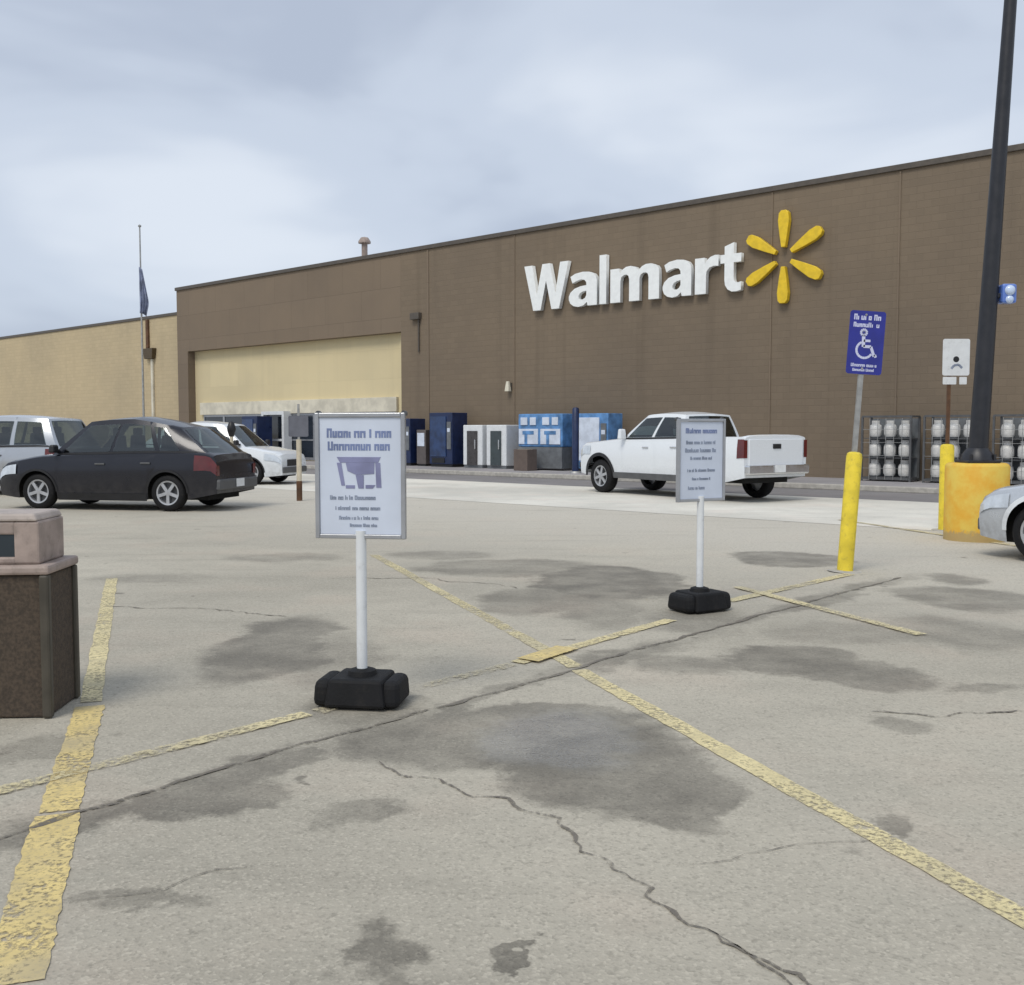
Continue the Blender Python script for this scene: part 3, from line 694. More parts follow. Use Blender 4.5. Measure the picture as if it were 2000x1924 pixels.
    vst = [-1, -0.88, -0.66, -0.44, -0.22, 0, 0.22, 0.44, 0.66, 0.88, 1]; qw = [0, 0.06, 0.25, 0.48, 0.7, 0.92, 1.0]
    for s in (0, 1): holed(b, qw, vst, lambda q, v: wsf(s, q, v), lambda q, v: 0.06 < q < 0.92 and abs(v) < 0.88)
    rowsR = []
    for i in range(NSs + 1):
        s = i / NSs; p = gs(s, 1, 1); row = []
        for k in range(11):
            v = k / 5 - 1; q = Vector((p.x, p.y * v, p.z + (0.02 + 0.035 * math.sin(math.pi * s)) * (1 - v * v)))
            if i == 0: q = wsf(0, 1, v)
            if i == NSs: q = wsf(1, 1, v)
            row.append(q)
        rowsR.append(row)
    b.grid(rowsR); b.build('roof', sp.get('roofm', paintm), t, smooth=38)
    # dark cabin: sill-high tub and seats seen through the glass
    zb_ = interp(top, (xb0 + xb1) / 2); x0, x1 = xb0 + 0.25, xb1 - 0.2
    b = MB(); b.box((X((x0 + x1) / 2), 0, zb_ + 0.035), (x1 - x0, 2 * wb_ - 0.12, 0.13)); it = b.build('interior', M_under, t)
    rws = [lerp(xr0, xr1, 0.22), lerp(xr0, xr1, 0.80)]
    for xx in rws:
        for sg in (1, -1):
            b = MB(); b.box((X(xx), sg * wr * 0.55, zb_ + 0.18), (0.13, 0.44, 0.34), taper=0.85); b.box((X(xx) , sg * wr * 0.55, zb_ + 0.42), (0.09, 0.24, 0.15)); b.build('seat', M_seat, it, bevel=0.03)
    for sg in (1, -1):
        for (s0, s1) in gh['win']:
            b = MB(); b.grid([[gs(lerp(s0 - 0.004, s1 + 0.004, i / 12), lerp(0.095, 0.865, j / 6), sg, 0.004) for j in range(7)] for i in range(13)])
            w_ = b.build('window', M_carglass, t, smooth=60)
    for s, nm in ((0, 'windscreen'), (1, 'rear_window')):
        b = MB(); b.grid([[wsf(s, lerp(0.055, 0.925, j / 6), lerp(-0.885, 0.885, i / 10), 0.005) for i in range(11)] for j in range(7)])
        b.build(nm, M_carglass, t, smooth=60)
    for sg in (1, -1):
        b = MB(); b.grid([[gs(lerp(0.05, 0.95, i / 12), q, sg, 0.006) for q in (0.015, 0.05, 0.085)] for i in range(13)]); b.build('belt_moulding', M_black, t, smooth=60)
    # doors: panels 5 mm proud with a rolled edge
    for sg in (1, -1):
        for (x0, x1) in sp['doors']:
            b = MB(); P = []
            nx = 12
            for i in range(nx + 1):
                x = lerp(x0, x1, i / nx); row = []
                for j in range(9):
                    zl = zlow(x)
                    for a in ax:
                        if abs(x - a) < ra + .03: zl = max(zl, r + math.sqrt(max(0, (ra + .03) ** 2 - (x - a) ** 2)))
                    p = side(x, lerp(0.14, 0.97, j / 8), zl); edge = (i in (0, nx) or j in (0, 8))
                    p.y += (-0.004 if edge else 0.008); p.y *= sg; row.append(p)
                P.append(row)
            b.grid(P); d = b.build('door', paintm, t, smooth=50)
            xh = x1 - 0.2; p = side(xh, 0.80)
            b = MB(); b.box((p.x, sg * (p.y + 0.022), p.z), (0.2, 0.03, 0.032)); b.build('handle', sp.get('handlem', M_trim), d, bevel=0.008)
    # lower cladding / rocker
    for sg in (1, -1):
        x0, x1 = ax[0] + ra + 0.02, ax[1] - ra - 0.02; b = MB()
        b.grid([[Vector((X(lerp(x0, x1, i / 8)), sg * (side(lerp(x0, x1, i / 8), tt).y + 0.014), side(lerp(x0, x1, i / 8), tt).z)) for tt in (-0.03, 0.04, 0.09, 0.13)] for i in range(9)])
        b.build('rocker_panel', sp.get('rocker', M_trim), t, smooth=50)
        for a in ax:
            b = MB(); P = []
            for i in range(25):
                w = math.pi * i / 24; c, s_ = math.cos(w), math.sin(w); row = []
                for q in (ra - 0.012, ra + sp.get('lip', 0.045)):
                    x = a + q * c; z = r + q * s_; zt = interp(top, x)
                    row.append(Vector((X(x), sg * (yprof(min(z, zt), zt, hw(x)) + 0.010), z)))
                P.append(row)
            b.grid(P); b.build('wheel_arch', sp.get('archm', M_trim), t, smooth=50)
    # wheels
    for a in ax:
        for sg in (1, -1):
            b = MB(); wd = sp.get('tw', 0.22); rr = sp.get('rim', r * 0.66)
            b.lathe([(rr, -wd / 2 + .02), (rr + 0.01, -wd / 2), (r - 0.05, -wd / 2 - 0.004), (r - 0.012, -wd / 2 + 0.025), (r, -wd / 2 + 0.06), (r, wd / 2 - 0.06), (r - 0.012, wd / 2 - 0.025), (r - 0.05, wd / 2 + 0.004), (rr + 0.01, wd / 2), (rr, wd / 2 - .02)], 32, 'Y', close=True)
            wl = b.build('wheel', M_rubber, t, smooth=45); wl.location = (X(a), sg * (W / 2 - 0.03 - wd / 2), r)
            b = MB(); o = sg * (wd / 2 - 0.03)
            b.lathe([(rr + .004, o - sg * 0.10), (rr + .004, o + sg * 0.015), (rr - 0.025, o + sg * 0.012), (rr - 0.03, o - sg * 0.04), (rr - 0.03, o - sg * 0.10)], 32, 'Y')
            b.lathe([(0.0, o + sg * 0.012), (0.05, o + sg * 0.010), (0.06, o - sg * 0.03)], 16, 'Y')
            ns = sp.get('spokes', 5)
            for i in range(ns):
                Mx = Matrix.Translation((0, o - sg * 0.005, 0)) @ Matrix.Rotation(2 * math.pi * i / ns + 0.3, 4, 'Y')
                b.box((rr * 0.52, 0, 0), (rr * 0.95, 0.03, rr * 0.26), M=Mx)
            b.build('rim', M_alloy, wl, smooth=30)
            b = MB(); b.tube((0, o - sg * 0.07, 0), (0, o - sg * 0.06, 0), rr - 0.03, None, 24); b.build('brake_disc', M_trim, wl, smooth=30)
    # lamps, bumpers, mirrors, grille, plate
    zf = interp(top, 0.15)
    for sg in (1, -1):
        b = MB(); b.grid([[side(x, tt) + Vector((0.012, 0.012, 0)) for tt in (0.66, 0.78, 0.92)] for x in (0.03, 0.10, 0.2, 0.32, 0.46)])
        if sg < 0:
            for v in b.bm.verts: v.co.y *= -1
        b.build('headlight', M_head, t, smooth=60)
        b = MB(); t0, t1 = sp.get('tl', (0.62, 0.95)); b.grid([[side(L - x, tt) + Vector((-0.012, 0.012, 0)) for tt in (t0, (t0 + t1) / 2, t1)] for x in (0.0, 0.02, 0.10, 0.2, sp.get('tlx', 0.34))])
        tw_ = sp.get('tlw', 0.0)
        if tw_ > 0:
            q = side(L, t0); q2 = side(L, t1); b.grid([[Vector((X(L) - 0.012, q.y + 0.012 - tw_ * i / 3, lerp(q.z, q2.z, j / 2))) for j in range(3)] for i in range(4)])
        if sg < 0:
            for v in b.bm.verts: v.co.y *= -1
        b.build('tail_light', M_tail, t, smooth=60)
        p = gs(0.02, 0.10, 1)
        b = MB(); b.box((p.x - 0.04, sg * (p.y + 0.15), p.z + 0.08), (0.12, 0.2, sp.get('mir', 0.15)), taper=0.8); m = b.build('side_mirror', sp.get('mirm', paintm), t, bevel=0.03)
        b = MB(); b.box((p.x - 0.02, sg * (p.y + 0.035), p.z + 0.03), (0.06, 0.1, 0.05)); b.build('mirror_arm', M_black, m)
    hwf = hw(0.0)
    b = MB(); b.box((X(0) + 0.004, 0, zf * 0.72), (0.03, hwf * 1.15, zf * 0.22)); b.build('grille', M_black, t, bevel=0.01)
    b = MB(); b.box((X(0) - 0.01, 0, gc + 0.19), (0.12, hwf * 1.9, 0.16)); b.build('front_bumper', sp.get('bump', M_trim), t, bevel=0.03)
    hwr = hw(L)
    b = MB(); b.box((X(L) + sp.get('bo', 0.0), 0, gc + 0.28), (0.14, hwr * 1.96, 0.2)); b.build('rear_bumper', sp.get('rbump', M_trim), t, bevel=0.035)
    b = MB(); b.box((X(L) - 0.085 + sp.get('bo', 0.0), 0, gc + 0.30), (0.012, 0.31, 0.15)); b.build('licence_plate', M_white, t)
    return t, X, side, hw, interp
PICK = dict(L=5.45, W=1.90, r=0.40, gap=0.09, fo=0.80, wb=3.45, gc=0.40, crown=0.05, nose=0.07, tailt=0.01, rim=0.25, tw=0.27,
            top=[(0, 1.0), (0.05, 1.10), (0.2, 1.17), (1.5, 1.26), (1.7, 1.27), (3.6, 1.30), (3.7, 1.33), (5.4, 1.35), (5.45, 1.33)],
            bed=(3.72, 5.39), gh=dict(xb0=1.55, xb1=3.62, xr0=2.25, xr1=3.48, wb=0.90, wr=0.72, zr=1.86, bulge=0.10, win=[(0.08, 0.50), (0.55, 0.92)], drop=0.03),
            doors=[(1.58, 2.66), (2.70, 3.58)], rocker=M_trim, archm=M_black, lip=0.07, spokes=6, bump=M_chrome, rbump=M_chrome, bo=-0.05, tl=(0.50, 0.95), tlx=0.04, tlw=0.10, mir=0.24, handlem=M_chrome)
HDW = (-0.56, 0.83)
tr, X, side, hw, _i = car('pickup_truck', 'white crew cab pickup with black wheel arches standing before the store', 'pickup', P_white, PICK, (1176, 962), 'fl', HDW)
b = MB(); b.box((X(5.45) - 0.012, 0, 1.03), (0.03, 1.62, 0.56)); tg = b.build('tailgate', P_white, tr, bevel=0.012)
b = MB(); b.box((X(5.45) - 0.034, 0, 1.16), (0.02, 0.24, 0.10)); b.build('handle', M_black, tg, bevel=0.01)
SUV = dict(L=4.5, W=1.82, r=0.34, fo=0.88, wb=2.68, gc=0.21,
           top=[(0, 0.66), (0.06, 0.78), (0.25, 0.88), (1.0, 0.99), (1.3, 1.01), (3.4, 1.06), (4.25, 1.06), (4.44, 1.0), (4.5, 0.86)],
           gh=dict(xb0=1.10, xb1=4.34, xr0=1.85, xr1=3.68, wb=0.82, wr=0.62, zr=1.70, rdrop=0.11, win=[(0.07, 0.38), (0.41, 0.68), (0.72, 0.84)]),
           doors=[(1.40, 2.42), (2.45, 3.35)], tl=(0.62, 0.97), tlx=0.40, tlw=0.12, mirm=M_black, archm=M_black, lip=0.03, rocker=M_black)
car('parked_hatchback', 'black crossover hatchback at left, tail light towards the sign', 'car', P_dark, SUV, (331, 999), 'rl', (-0.98, 0.20))
BIG = dict(SUV); BIG.update(L=4.9, W=1.92, r=0.36, fo=0.95, wb=2.9, gc=0.24, top=[(0, 0.72), (0.06, 0.86), (0.3, 0.95), (1.1, 1.05), (4.4, 1.10), (4.75, 1.08), (4.9, 0.9)],
           gh=dict(xb0=1.2, xb1=4.75, xr0=2.0, xr1=4.4, wb=0.88, wr=0.68, zr=1.80, win=[(0.07, 0.36), (0.39, 0.66), (0.70, 0.93)]), doors=[(1.5, 2.55), (2.58, 3.5)])
car('parked_suv', 'silver sport utility vehicle at the left edge behind the black car', 'car', P_silver, BIG, (44, 968), 'rl', (-0.98, 0.20))
WH = dict(SUV); WH.update(L=4.6)
car('parked_crossover', 'white crossover with dark glass parked between black car and entrance', 'car', P_white, WH, (492, 947), 'fr', (0.97, -0.24))
SED = dict(L=4.8, W=1.84, r=0.34, fo=0.80, wb=2.8, gc=0.19, crown=0.06, top=[(0, 0.60), (0.06, 0.70), (0.25, 0.79), (1.0, 0.92), (1.5, 0.95), (3.6, 0.99), (4.6, 1.0), (4.75, 0.95), (4.8, 0.82)],
           gh=dict(xb0=1.25, xb1=4.1, xr0=2.1, xr1=3.4, wb=0.83, wr=0.58, zr=1.46, win=[(0.08, 0.45), (0.49, 0.88)]), doors=[(1.55, 2.6), (2.63, 3.5)], archm=P_white, rocker=M_black, spokes=5)
car('parked_sedan', 'pale silver-white sedan cut by right edge beside the yellow pole base', 'car', P_pale, SED, (2034, 1100), 'fl', (-0.56, 0.83))

# ------------------------------------------------------------------ portable signs
def glyph_line(b, x0, x1, z, h, y, rnd, dens=0.8):
    """strokes the size of letters: the lettering is too blurred to read in the photograph"""
    x = x0; s = h * 0.21; first = True
    while x < x1 - h * 0.3:
        for n_ in range(rnd.randint(4, 8)):
            w = h * rnd.uniform(0.50, 0.62); k = rnd.choice('nunounlin'); xh = h if (n_ == 0 and first) else h * 0.72
            if k in 'l': w = s * 1.3
            if x + w > x1: break
            zb = z - h / 2; zm = zb + xh / 2; zt_ = zb + xh
            L_ = lambda c=1.0: b.box((x + s / 2, y, zb + xh * c / 2), (s, 0.0012, xh * c))
            R_ = lambda c=1.0, o=0.0: b.box((x + w - s / 2, y, zb + xh * (o + c / 2)), (s, 0.0012, xh * c))
            hz = lambda q, i=0.0: b.box((x + w / 2, y, q), (max(w - 2 * s * (1 - i), s * .5), 0.0011, s))
            if k == 'l': b.box((x + s / 2, y, z), (s, 0.0012, h))
            elif k == 'i': L_(0.9)
            elif k == 'o': L_(); R_(); hz(zt_ - s / 2); hz(zb + s / 2)
            elif k == 'c': L_(); hz(zt_ - s / 2, .8); hz(zb + s / 2, .8)
            elif k == 'n': L_(); R_(); hz(zt_ - s / 2)
            elif k == 'u': L_(); R_(); hz(zb + s / 2)
            elif k == 'e': L_(); R_(0.45, 0.55); hz(zt_ - s / 2); hz(zm); hz(zb + s / 2, .8)
            elif k == 'a': R_(); hz(zt_ - s / 2, .8); hz(zm); hz(zb + s / 2); b.box((x + s / 2, y, zb + xh * .25), (s, 0.0012, xh * .5))
            elif k == 's': hz(zt_ - s / 2, .9); hz(zm); hz(zb + s / 2, .9); b.box((x + s / 2, y, zb + xh * .75), (s, 0.0012, xh * .5)); b.box((x + w - s / 2, y, zb + xh * .25), (s, 0.0012, xh * .5))
            else:
                b.prism([(x, zt_), (x + s, zt_), (x + w / 2 + s / 2, zb), (x + w / 2 - s / 2, zb)], y - .0006, y + .0006)
                b.prism([(x + w - s, zt_), (x + w, zt_), (x + w / 2 + s / 2, zb), (x + w / 2 - s / 2, zb)], y - .0005, y + .0005)
            x += w + h * 0.07
        x += h * 0.36; first = rnd.random() < 0.5
def sign_stand(label, px, rz, variant):
    g = G(*px); t = thing('sign_stand', label, 'sign', (g.x, g.y, 0.004), rz, 'portable signs in the car park')
    pw, ph, z0 = 0.455, 0.635, 0.93
    # heavy rubber foot: low block with end lobes and a raised socket
    b = MB(); b.box((0, 0, 0.085), (0.34, 0.34, 0.15), taper=0.86)
    bs = b.build('base', M_rubber, t, bevel=0.018)
    for sg in (-1, 1):
        b = MB(); b.box((sg * 0.186, 0, 0.078), (0.11, 0.30, 0.148), taper=0.88); b.build('end_lobe', M_rubber, bs, bevel=0.04, seg=3)
    b = MB(); b.lathe([(0.085, 0.155), (0.075, 0.185), (0.045, 0.195), (0.0, 0.195)], 20); b.build('socket', M_rubber, bs, smooth=40)
    b = MB(); b.tube((0, 0, 0.18), (0, 0, z0 + 0.02), 0.029); b.build('pole', M_white, t, smooth=40)
    b = MB(); f = 0.024; y = 0.0
    b.box((-pw / 2 - f / 2, y, z0 + ph / 2), (f, 0.034, ph + 2 * f)); b.box((pw / 2 + f / 2, y, z0 + ph / 2), (f, 0.034, ph + 2 * f))
    b.box((0, y, z0 - f / 2), (pw, 0.0335, f)); b.box((0, y, z0 + ph + f / 2), (pw, 0.0335, f))
    fr = b.build('frame', M_alu, t, bevel=0.004)
    for sg in (-1, 1):
        b = MB(); b.lathe([(0.0, 0.001), (f * .72, 0.0), (f * .72, 0.02), (0, 0.021)], 14, 'Y', (sg * (pw / 2 + f / 2), 0.012, z0 + ph + f * .8)); b.build('corner_knob', M_trim, fr)
    b = MB(); b.box((0, 0, z0 + ph / 2), (pw - .002, 0.012, ph - .002)); sh = b.build('sheet', M_sheet, t)
    rnd = random.Random(40 + variant); yy = -0.0075
    b = MB(); zt = z0 + ph
    if variant == 0:
        for x0, x1, dz, h in ((-0.185, 0.185, 0.085, 0.05), (-0.18, 0.18, 0.155, 0.048)):
            b = MB(); glyph_line(b, x0, x1, zt - dz, h, yy, rnd); b.build('text_line', M_ink, sh, merge=False)
        # cart-like picture: basket outline, crossed bars, two dark wheels
        b = MB(); zc = zt - 0.30
        b.prism([(-0.13, zc + 0.085), (0.115, zc + 0.085), (0.10, zc + 0.055), (-0.112, zc + 0.055)], yy - .001, yy + .001)
        b.prism([(-0.13, zc + 0.054), (-0.105, zc + 0.054), (-0.085, zc - 0.07), (-0.105, zc - 0.07)], yy - .001, yy + .001)
        b.prism([(0.085, zc + 0.054), (0.112, zc + 0.054), (0.118, zc - 0.08), (0.09, zc - 0.08)], yy - .001, yy + .001)
        b.prism([(-0.08, zc + 0.054), (0.08, zc + 0.054), (0.078, zc - 0.005), (-0.02, zc - 0.012), (-0.07, zc + 0.01)], yy - .001, yy + .001)
        b.prism([(-0.025, zc - 0.013), (0.02, zc - 0.013), (0.02, zc - 0.085), (-0.01, zc - 0.085)], yy - .001, yy + .001)
        b.prism([(0.03, zc - 0.066), (0.085, zc - 0.066), (0.07, zc - 0.085), (0.03, zc - 0.085)], yy - .001, yy + .001)
        b.prism([(-0.08, zc - 0.068), (-0.03, zc - 0.068), (-0.03, zc - 0.085), (-0.08, zc - 0.085)], yy - .001, yy + .001)
        b.build('picture', M_inkp, sh, merge=False)
        for x0, x1, dz, h in ((-0.17, 0.10, 0.435, 0.024), (-0.14, 0.125, 0.492, 0.022), (-0.12, 0.11, 0.545, 0.02), (-0.06, 0.10, 0.585, 0.018)):
            b = MB(); glyph_line(b, x0, x1, zt - dz, h, yy, rnd); b.build('text_line', M_ink2, sh, merge=False)
    else:
        glyph_line(b, -0.17, 0.17, zt - 0.075, 0.042, yy, rnd); b.build('text_line', M_ink, sh, merge=False)
        for x0, x1, dz, h in ((-0.165, 0.15, 0.17, 0.03), (-0.175, 0.17, 0.235, 0.034), (-0.12, 0.12, 0.30, 0.026), (-0.15, 0.16, 0.40, 0.026), (-0.1, 0.1, 0.47, 0.022), (-0.14, 0.06, 0.545, 0.028)):
            b = MB(); glyph_line(b, x0, x1, zt - dz, h, yy, rnd); b.build('text_line', M_ink2, sh, merge=False)
    return t
sign_stand('nearest white notice on a white pole in black rubber foot, with a cart-like picture', (708, 1374), R(-8), 0)
sign_stand('farther white notice of text lines turned aside in front of pickup', (1366, 1192), R(30), 1)

# ------------------------------------------------------------------ bollard signs
def bollard_parts(t, h, r):
    b = MB(); b.lathe([(r, 0.0), (r, h - 0.05), (r * 0.9, h - 0.015), (r * 0.6, h), (0, h + 0.005)], 24); b.build('bollard_tube', M_yellow, t, smooth=45)
    b = MB(); b.lathe([(r + 0.10, 0.0), (r + 0.09, 0.012), (0.0, 0.014)], 24); b.build('footing', M_concrete, t)
gb = G(1650, 1116)
t = thing('bollard_sign', 'leaning yellow bollard carrying a blue accessible parking sign', 'sign', (gb.x, gb.y, 0.0))
t.rotation_euler = (0, R(3.6), 0)
bollard_parts(t, 1.27, 0.082)
b = MB(); b.box((0, -0.004, 1.85), (0.05, 0.006, 1.2)); b.box((-0.024, 0.01, 1.85), (0.006, 0.022, 1.2)); b.box((0.024, 0.01, 1.85), (0.006, 0.022, 1.2)); b.build('sign_post', M_galv, t)
def plate(w, h, r=0.03, n=5):
    pts = []
    for cx, cz, a0 in ((w / 2 - r, h / 2 - r, 0), (-w / 2 + r, h / 2 - r, 90), (-w / 2 + r, -h / 2 + r, 180), (w / 2 - r, -h / 2 + r, 270)):
        for i in range(n + 1):
            a = R(a0 + 90 * i / n); pts.append((cx + r * math.cos(a), cz + r * math.sin(a)))
    return pts
zc = 2.42
b = MB(); b.prism([(x + 0.02, z + zc) for x, z in plate(0.375, 0.66)], -0.012, -0.008); pb = b.build('sign_panel', M_blue, t)
rnd = random.Random(3)
for x0, x1, dz, h in ((-0.125, 0.165, 0.265, 0.06), (-0.125, 0.165, 0.185, 0.05), (-0.12, 0.16, -0.235, 0.035), (-0.10, 0.14, -0.285, 0.03)):
    b = MB(); glyph_line(b, x0, x1, zc + dz, h, -0.0125, rnd); b.build('text_line', M_lav, pb, merge=False)
b = MB(); cx = 0.02
def stroke(b, pts, w, y=-0.0126):
    for p, q in zip(pts[:-1], pts[1:]):
        d = (Vector(q) - Vector(p)); e = Vector((-d.y, d.x)).normalized() * w / 2; p_, q_ = Vector(p), Vector(q)
        b.prism([tuple(p_ + e), tuple(q_ + e), tuple(q_ - e), tuple(p_ - e)], y - 0.0006, y + 0.0006)
stroke(b, [(cx - 0.03 + 0.028 * math.cos(R(a)), zc + 0.105 + 0.028 * math.sin(R(a))) for a in range(0, 361, 30)], 0.03)
stroke(b, [(cx - 0.03, zc + 0.075), (cx - 0.025, zc - 0.045)], 0.035); stroke(b, [(cx - 0.025, zc - 0.04), (cx + 0.055, zc - 0.04), (cx + 0.095, zc - 0.14), (cx + 0.12, zc - 0.13)], 0.03)
stroke(b, [(cx - 0.025, zc + 0.02), (cx + 0.045, zc + 0.02)], 0.026)
stroke(b, [(cx - 0.01 + 0.085 * math.cos(R(a)), zc - 0.075 + 0.085 * math.sin(R(a))) for a in range(115, 345, 18)], 0.024)
b.build('wheelchair_symbol', M_lav, pb, merge=False)
b = MB()
for z in (-0.27, 0.29): b.tube((0.0, -0.011, zc + z), (0.0, -0.017, zc + z), 0.012, None, 10)
b.build('bolt', M_galv, pb)
g2 = G(1846, 1036)
t = thing('bollard_sign', 'yellow bollard with small white sign, left of the orange pole base', 'sign', (g2.x, g2.y, 0))
bollard_parts(t, 1.29, 0.10)
b = MB(); b.box((0.0, 0, 2.0), (0.05, 0.03, 1.5)); b.build('sign_post', M_rust, t)
zc = atY(1860, 698, g2.y).z; wS = 0.40
b = MB(); b.prism([(x + 0.09, z + zc) for x, z in plate(wS, 0.54)], -0.024, -0.02); pw_ = b.build('sign_panel', M_white, t)
b = MB(); b.prism([(0.09 + 0.045 * math.cos(R(a)), zc - 0.03 + 0.045 * math.sin(R(a))) for a in range(0, 360, 30)], -0.026, -0.0242); b.build('black_dot', M_black, pw_)
b = MB(); stroke(b, [(0.02, zc - 0.17), (0.06, zc - 0.12), (0.13, zc - 0.11), (0.18, zc - 0.16)], 0.035, -0.0252); b.build('grey_mark', M_ink2, pw_, merge=False)
b = MB(); b.prism([(x - 0.0, z + zc - 0.345) for x, z in plate(0.2, 0.11, 0.01)], -0.024, -0.02); b.build('small_plate', M_white, t)
b = MB(); b.prism([(x + 0.2, z + zc - 0.345) for x, z in plate(0.11, 0.11, 0.01)], -0.024, -0.02); b.build('small_plate', M_white, t)

# ------------------------------------------------------------------ light pole in its painted footing
gp = G(1899, 1060); Yp = gp.y + 0.38
px0 = atY(1909, 900, Yp).x; zb = atY(1906, 904, Yp).z
def base_mat():
    k = NT('worn_orange_paint'); c = k.coord(); n = k.noise(c, 3.5, 6, 0.65); n2 = k.noise(c, 16, 5, 0.7)
    o = k.mix(k.ramp(n.outputs[0], 0.35, 0.65), (0.74, 0.40, 0.035), (0.74, 0.53, 0.09))
    z = k.node('ShaderNodeSeparateXYZ'); k.l(c, z.inputs[0])
    w = k.math('ADD', k.math('MULTIPLY', n2.outputs[0], 0.7), k.ramp(z.outputs[2], 0.22, 0.0, 0.0, 0.45))
    o = k.mix(k.math('MULTIPLY', k.ramp(w, 0.45, 0.62), 0.75), o, (0.36, 0.29, 0.16))
    k.l(o, k.p.inputs['Base Color']); k.p.inputs['Roughness'].default_value = 0.65; k.bump(n2.outputs[0], 0.25, 0.01); return k.m
lp = thing('lamp_pole', 'dark tall lamp pole set in an orange-yellow painted concrete base', 'lamp pole', (px0, Yp, 0))
rB = 0.41
b = MB(); b.lathe([(rB, 0.0), (rB, zb - 0.05), (rB - 0.02, zb - 0.015), (rB - 0.05, zb), (0, zb)], 40); b.build('concrete_base', base_mat(), lp, smooth=45)
b = MB(); b.box((0, 0, zb + 0.02), (0.44, 0.44, 0.04)); fp = b.build('base_plate', M_darkpole, lp, bevel=0.01)
b = MB()
for sx_ in (-1, 1):
    for sy in (-1, 1): b.tube((sx_ * .16, sy * .16, zb + .04), (sx_ * .16, sy * .16, zb + .12), 0.022, None, 8)
b.build('anchor_bolt', M_darkpole, fp)
lean = 0.045
b = MB(); b.lathe([(0.22, zb + 0.04), (0.2, zb + 0.12), (0.135, zb + 0.2)], 24); b.build('base_cover', M_darkpole, lp, smooth=40)
b = MB(); ztop = 9.5; b.tube((0, 0, zb + 0.04), (lean * (ztop - zb), 0, ztop), 0.128, 0.062, 28); b.build('shaft', M_darkpole, lp, smooth=40)
zc_ = atY(1955, 578, Yp).z; xc = lean * (zc_ - zb)
b = MB(); b.box((xc + 0.10, -0.02, zc_), (0.12, 0.10, 0.06)); br = b.build('camera_bracket', M_darkpole, lp, bevel=0.01)
b = MB(); b.box((xc + 0.22, -0.03, zc_ + 0.02), (0.2, 0.18, 0.26)); cb_ = b.build('camera_housing', M_bluelens, br, bevel=0.03)
b = MB(); b.lathe([(0.07, -0.121), (0.06, -0.15), (0.03, -0.165), (0, -0.168)], 18, 'Y', (xc + 0.22, -0.0, zc_ + 0.06)); b.lathe([(0.055, -0.121), (0.04, -0.145), (0, -0.155)], 18, 'Y', (xc + 0.22, -0.0, zc_ - 0.06)); b.build('camera_lens', M_lensw, cb_, smooth=50)
b = MB(); b.tube((-0.6 + lean * (ztop - zb), 0, ztop), (0.6 + lean * (ztop - zb), 0, ztop), 0.04); b.build('lamp_arm', M_darkpole, lp)
for sg in (-1, 1):
    b = MB(); b.box((sg * 0.85 + lean * (ztop - zb), 0, ztop + .02), (0.55, 0.4, 0.18)); b.build('lamp_head', M_darkpole, lp, bevel=0.02)

# ------------------------------------------------------------------ thin posts at the left
g3 = G(585, 978)
t = thing('sign_post', 'cream signpost with brown foot and grey sign left of nearest notice', 'sign', (g3.x, g3.y, 0))
b = MB(); b.tube((0, 0, 0), (0, 0, 0.42), 0.062); b.build('foot', M_rust, t, smooth=40)
b = MB(); b.tube((0, 0, 0.42), (0, 0, 1.3), 0.055); b.build('bollard_tube', M_cream, t, smooth=40)
b = MB(); b.box((0, 0, 1.65), (0.045, 0.03, 0.8)); b.build('stem', M_galv, t)
b = MB(); b.prism([(x, z + 1.58) for x, z in plate(0.42, 0.44)], -0.024, -0.02); b.build('sign_panel', mat('grey_sign', (0.14, 0.145, 0.17), 0.5), t)
Yq = 24.5; q = atY(453, 900, Yq)
t = thing('sign_post', 'thin pale post with a dark oval head behind the black car', 'sign', (q.x, Yq, 0))
b = MB(); b.tube((0, 0, 0), (0, 0, 1.42), 0.04); b.build('stem', M_cream, t, smooth=40)
b = MB(); b.lathe([(0, 1.32), (0.06, 1.36), (0.10, 1.50), (0.10, 1.56), (0.06, 1.68), (0, 1.72)], 16); b.build('head', M_black, t, smooth=50)

# flagpole with limp flag in front of the tan wing
Yf = 46.0; q = atY(281, 830, Yf); zt = atY(280, 445, Yf).z
t = thing('flagpole', 'slender pale pole with a limp grey-blue flag before the tan wing', 'flagpole', (q.x, Yf, 0))
b = MB(); b.tube((0, 0, 0), (0, 0, zt), 0.055, 0.03); b.build('mast', M_galv, t, smooth=40)
b = MB(); b.lathe([(0, zt), (0.07, zt + 0.05), (0.07, zt + 0.1), (0, zt + 0.15)], 14); b.build('ball_finial', M_galv, t, smooth=50)
z1 = atY(277, 522, Yf).z; z0 = atY(277, 612, Yf).z; b = MB(); P = []
for i in range(15):
    q_ = i / 14; z = lerp(z1, z0, q_); wd = lerp(0.16, 0.42, min(1, q_ * 1.5)) * (1 - 0.3 * max(0, q_ - 0.75) / 0.25)
    P.append([Vector((0.03 + wd * k / 12 - 0.08, 0.05 * math.sin(k * 1.9 + q_ * 2) * (0.4 + q_) - 0.07, z - 0.15 * (k / 12) ** 2)) for k in range(13)])
b.grid(P); fl = b.build('flag', M_flag, t, smooth=80)
sm = fl.modifiers.new('thickness', 'SOLIDIFY'); sm.thickness = 0.012

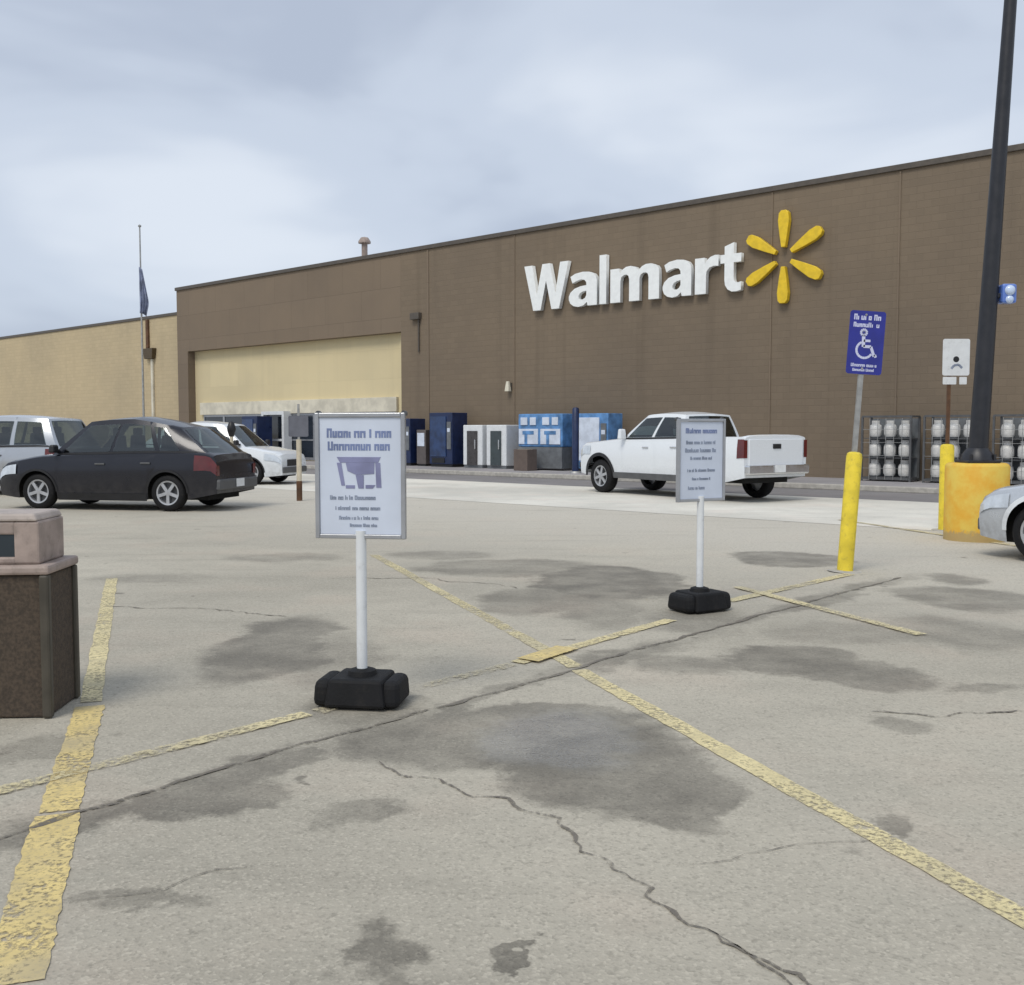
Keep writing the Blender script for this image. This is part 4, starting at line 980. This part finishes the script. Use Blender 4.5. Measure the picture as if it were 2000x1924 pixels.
# ------------------------------------------------------------------ trash receptacle at the left edge
g4 = G(-40, 1408); cw = 0.70; cdp = 0.46
t = thing('trash_receptacle', 'brown hooded trash receptacle cut by the left edge beside yellow line', 'trash can', (g4.x, g4.y + cdp / 2, 0.004), R(4))
b = MB(); b.box((0, 0, 0.3735), (cw - 0.05, cdp - 0.05, 0.745)); b.build('body', M_canbody, t, bevel=0.012)
for sx_ in (-1, 1):
    for sy in (-1, 1):
        b = MB(); b.box((sx_ * (cw / 2 - 0.03), sy * (cdp / 2 - 0.03), 0.375), (0.05, 0.05, 0.75)); b.build('corner_post', M_canedge, t, bevel=0.012)
b = MB(); b.box((0, 0, 0.775), (cw, cdp, 0.05)); b.build('rim', M_canhood, t, bevel=0.015)
b = MB(); hh = 0.225; zh = 0.80; x0 = cw / 2 - 0.06; y0 = cdp / 2 - 0.05
# hood: four posts, top cap, dark opening front and back
b.box((-x0 + 0.055, 0, zh + hh / 2), (0.13, 2 * y0, hh), taper=1.0); b.box((x0 - 0.065, 0, zh + hh / 2), (0.13, 2 * y0, hh), taper=1.0)
b.box((0, -y0 + 0.02, zh + 0.02), (2 * x0 - .24, 0.04, 0.04)); b.box((0, -y0 + 0.02, zh + hh - 0.035), (2 * x0 - .24, 0.04, 0.07))
b.build('hood', M_canhood, t, bevel=0.012)
b = MB(); b.box((0, 0, zh + hh + 0.02), (2 * x0 - 0.01, 2 * y0 + 0.02, 0.04), taper=0.93); b.build('hood_cap', mat('cap_beige', (0.42, 0.36, 0.32), 0.6, var=0.15, dirt=0.3), t, bevel=0.012)
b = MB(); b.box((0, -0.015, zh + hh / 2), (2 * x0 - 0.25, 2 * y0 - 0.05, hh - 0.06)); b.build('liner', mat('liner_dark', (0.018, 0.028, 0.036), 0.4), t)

# ------------------------------------------------------------------ light
EL, AZ = R(52), R(-150)      # sun behind the camera and a little to the left, veiled by cloud
w = bpy.data.worlds.new('World'); scene.world = w; w.use_nodes = True; nt = w.node_tree; nt.nodes.clear()
out = nt.nodes.new('ShaderNodeOutputWorld'); sky = nt.nodes.new('ShaderNodeTexSky'); sky.sky_type = 'NISHITA'; sky.sun_disc = False
sun_dir = Vector((math.sin(AZ) * math.cos(EL), math.cos(AZ) * math.cos(EL), math.sin(EL)))
sky.sun_elevation = EL; sky.sun_rotation = AZ; sky.air_density = 1.0; sky.dust_density = 2.0
bg1 = nt.nodes.new('ShaderNodeBackground'); bg1.inputs[1].default_value = 0.08; nt.links.new(sky.outputs[0], bg1.inputs[0])
tc = nt.nodes.new('ShaderNodeTexCoord'); mp = nt.nodes.new('ShaderNodeMapping'); mp.inputs['Scale'].default_value = (1.0, 1.0, 2.4); mp.inputs['Location'].default_value = (0.35, 0.2, 0.1)
nt.links.new(tc.outputs['Generated'], mp.inputs[0])
nz = nt.nodes.new('ShaderNodeTexNoise'); nz.inputs['Scale'].default_value = 2.6; nz.inputs['Detail'].default_value = 4; nz.inputs['Roughness'].default_value = 0.45; nz.inputs['Distortion'].default_value = 0.3
nt.links.new(mp.outputs[0], nz.inputs['Vector'])
rp = nt.nodes.new('ShaderNodeValToRGB'); rp.color_ramp.interpolation = 'EASE'
rp.color_ramp.elements[0].position = 0.33; rp.color_ramp.elements[0].color = (0.48, 0.545, 0.665, 1)
rp.color_ramp.elements[1].position = 0.68; rp.color_ramp.elements[1].color = (0.76, 0.82, 0.91, 1)
e = rp.color_ramp.elements.new(0.5); e.color = (0.61, 0.68, 0.795, 1)
nt.links.new(nz.outputs[0], rp.inputs[0])
bg2 = nt.nodes.new('ShaderNodeBackground'); bg2.inputs[1].default_value = 0.92; nt.links.new(rp.outputs[0], bg2.inputs[0])
mx = nt.nodes.new('ShaderNodeMixShader'); mx.inputs[0].default_value = 0.88
nt.links.new(bg1.outputs[0], mx.inputs[1]); nt.links.new(bg2.outputs[0], mx.inputs[2]); nt.links.new(mx.outputs[0], out.inputs[0])
ld = bpy.data.lights.new('sun', 'SUN'); ld.energy = 1.5; ld.angle = R(24); ld.color = (1.0, 0.95, 0.86)
lo = bpy.data.objects.new('sun', ld); COL.objects.link(lo); lo.rotation_euler = sun_dir.to_track_quat('Z', 'Y').to_euler()
scene.view_settings.view_transform = 'Standard'; scene.view_settings.look = 'None'; scene.view_settings.exposure = 0.20; scene.view_settings.gamma = 1.0
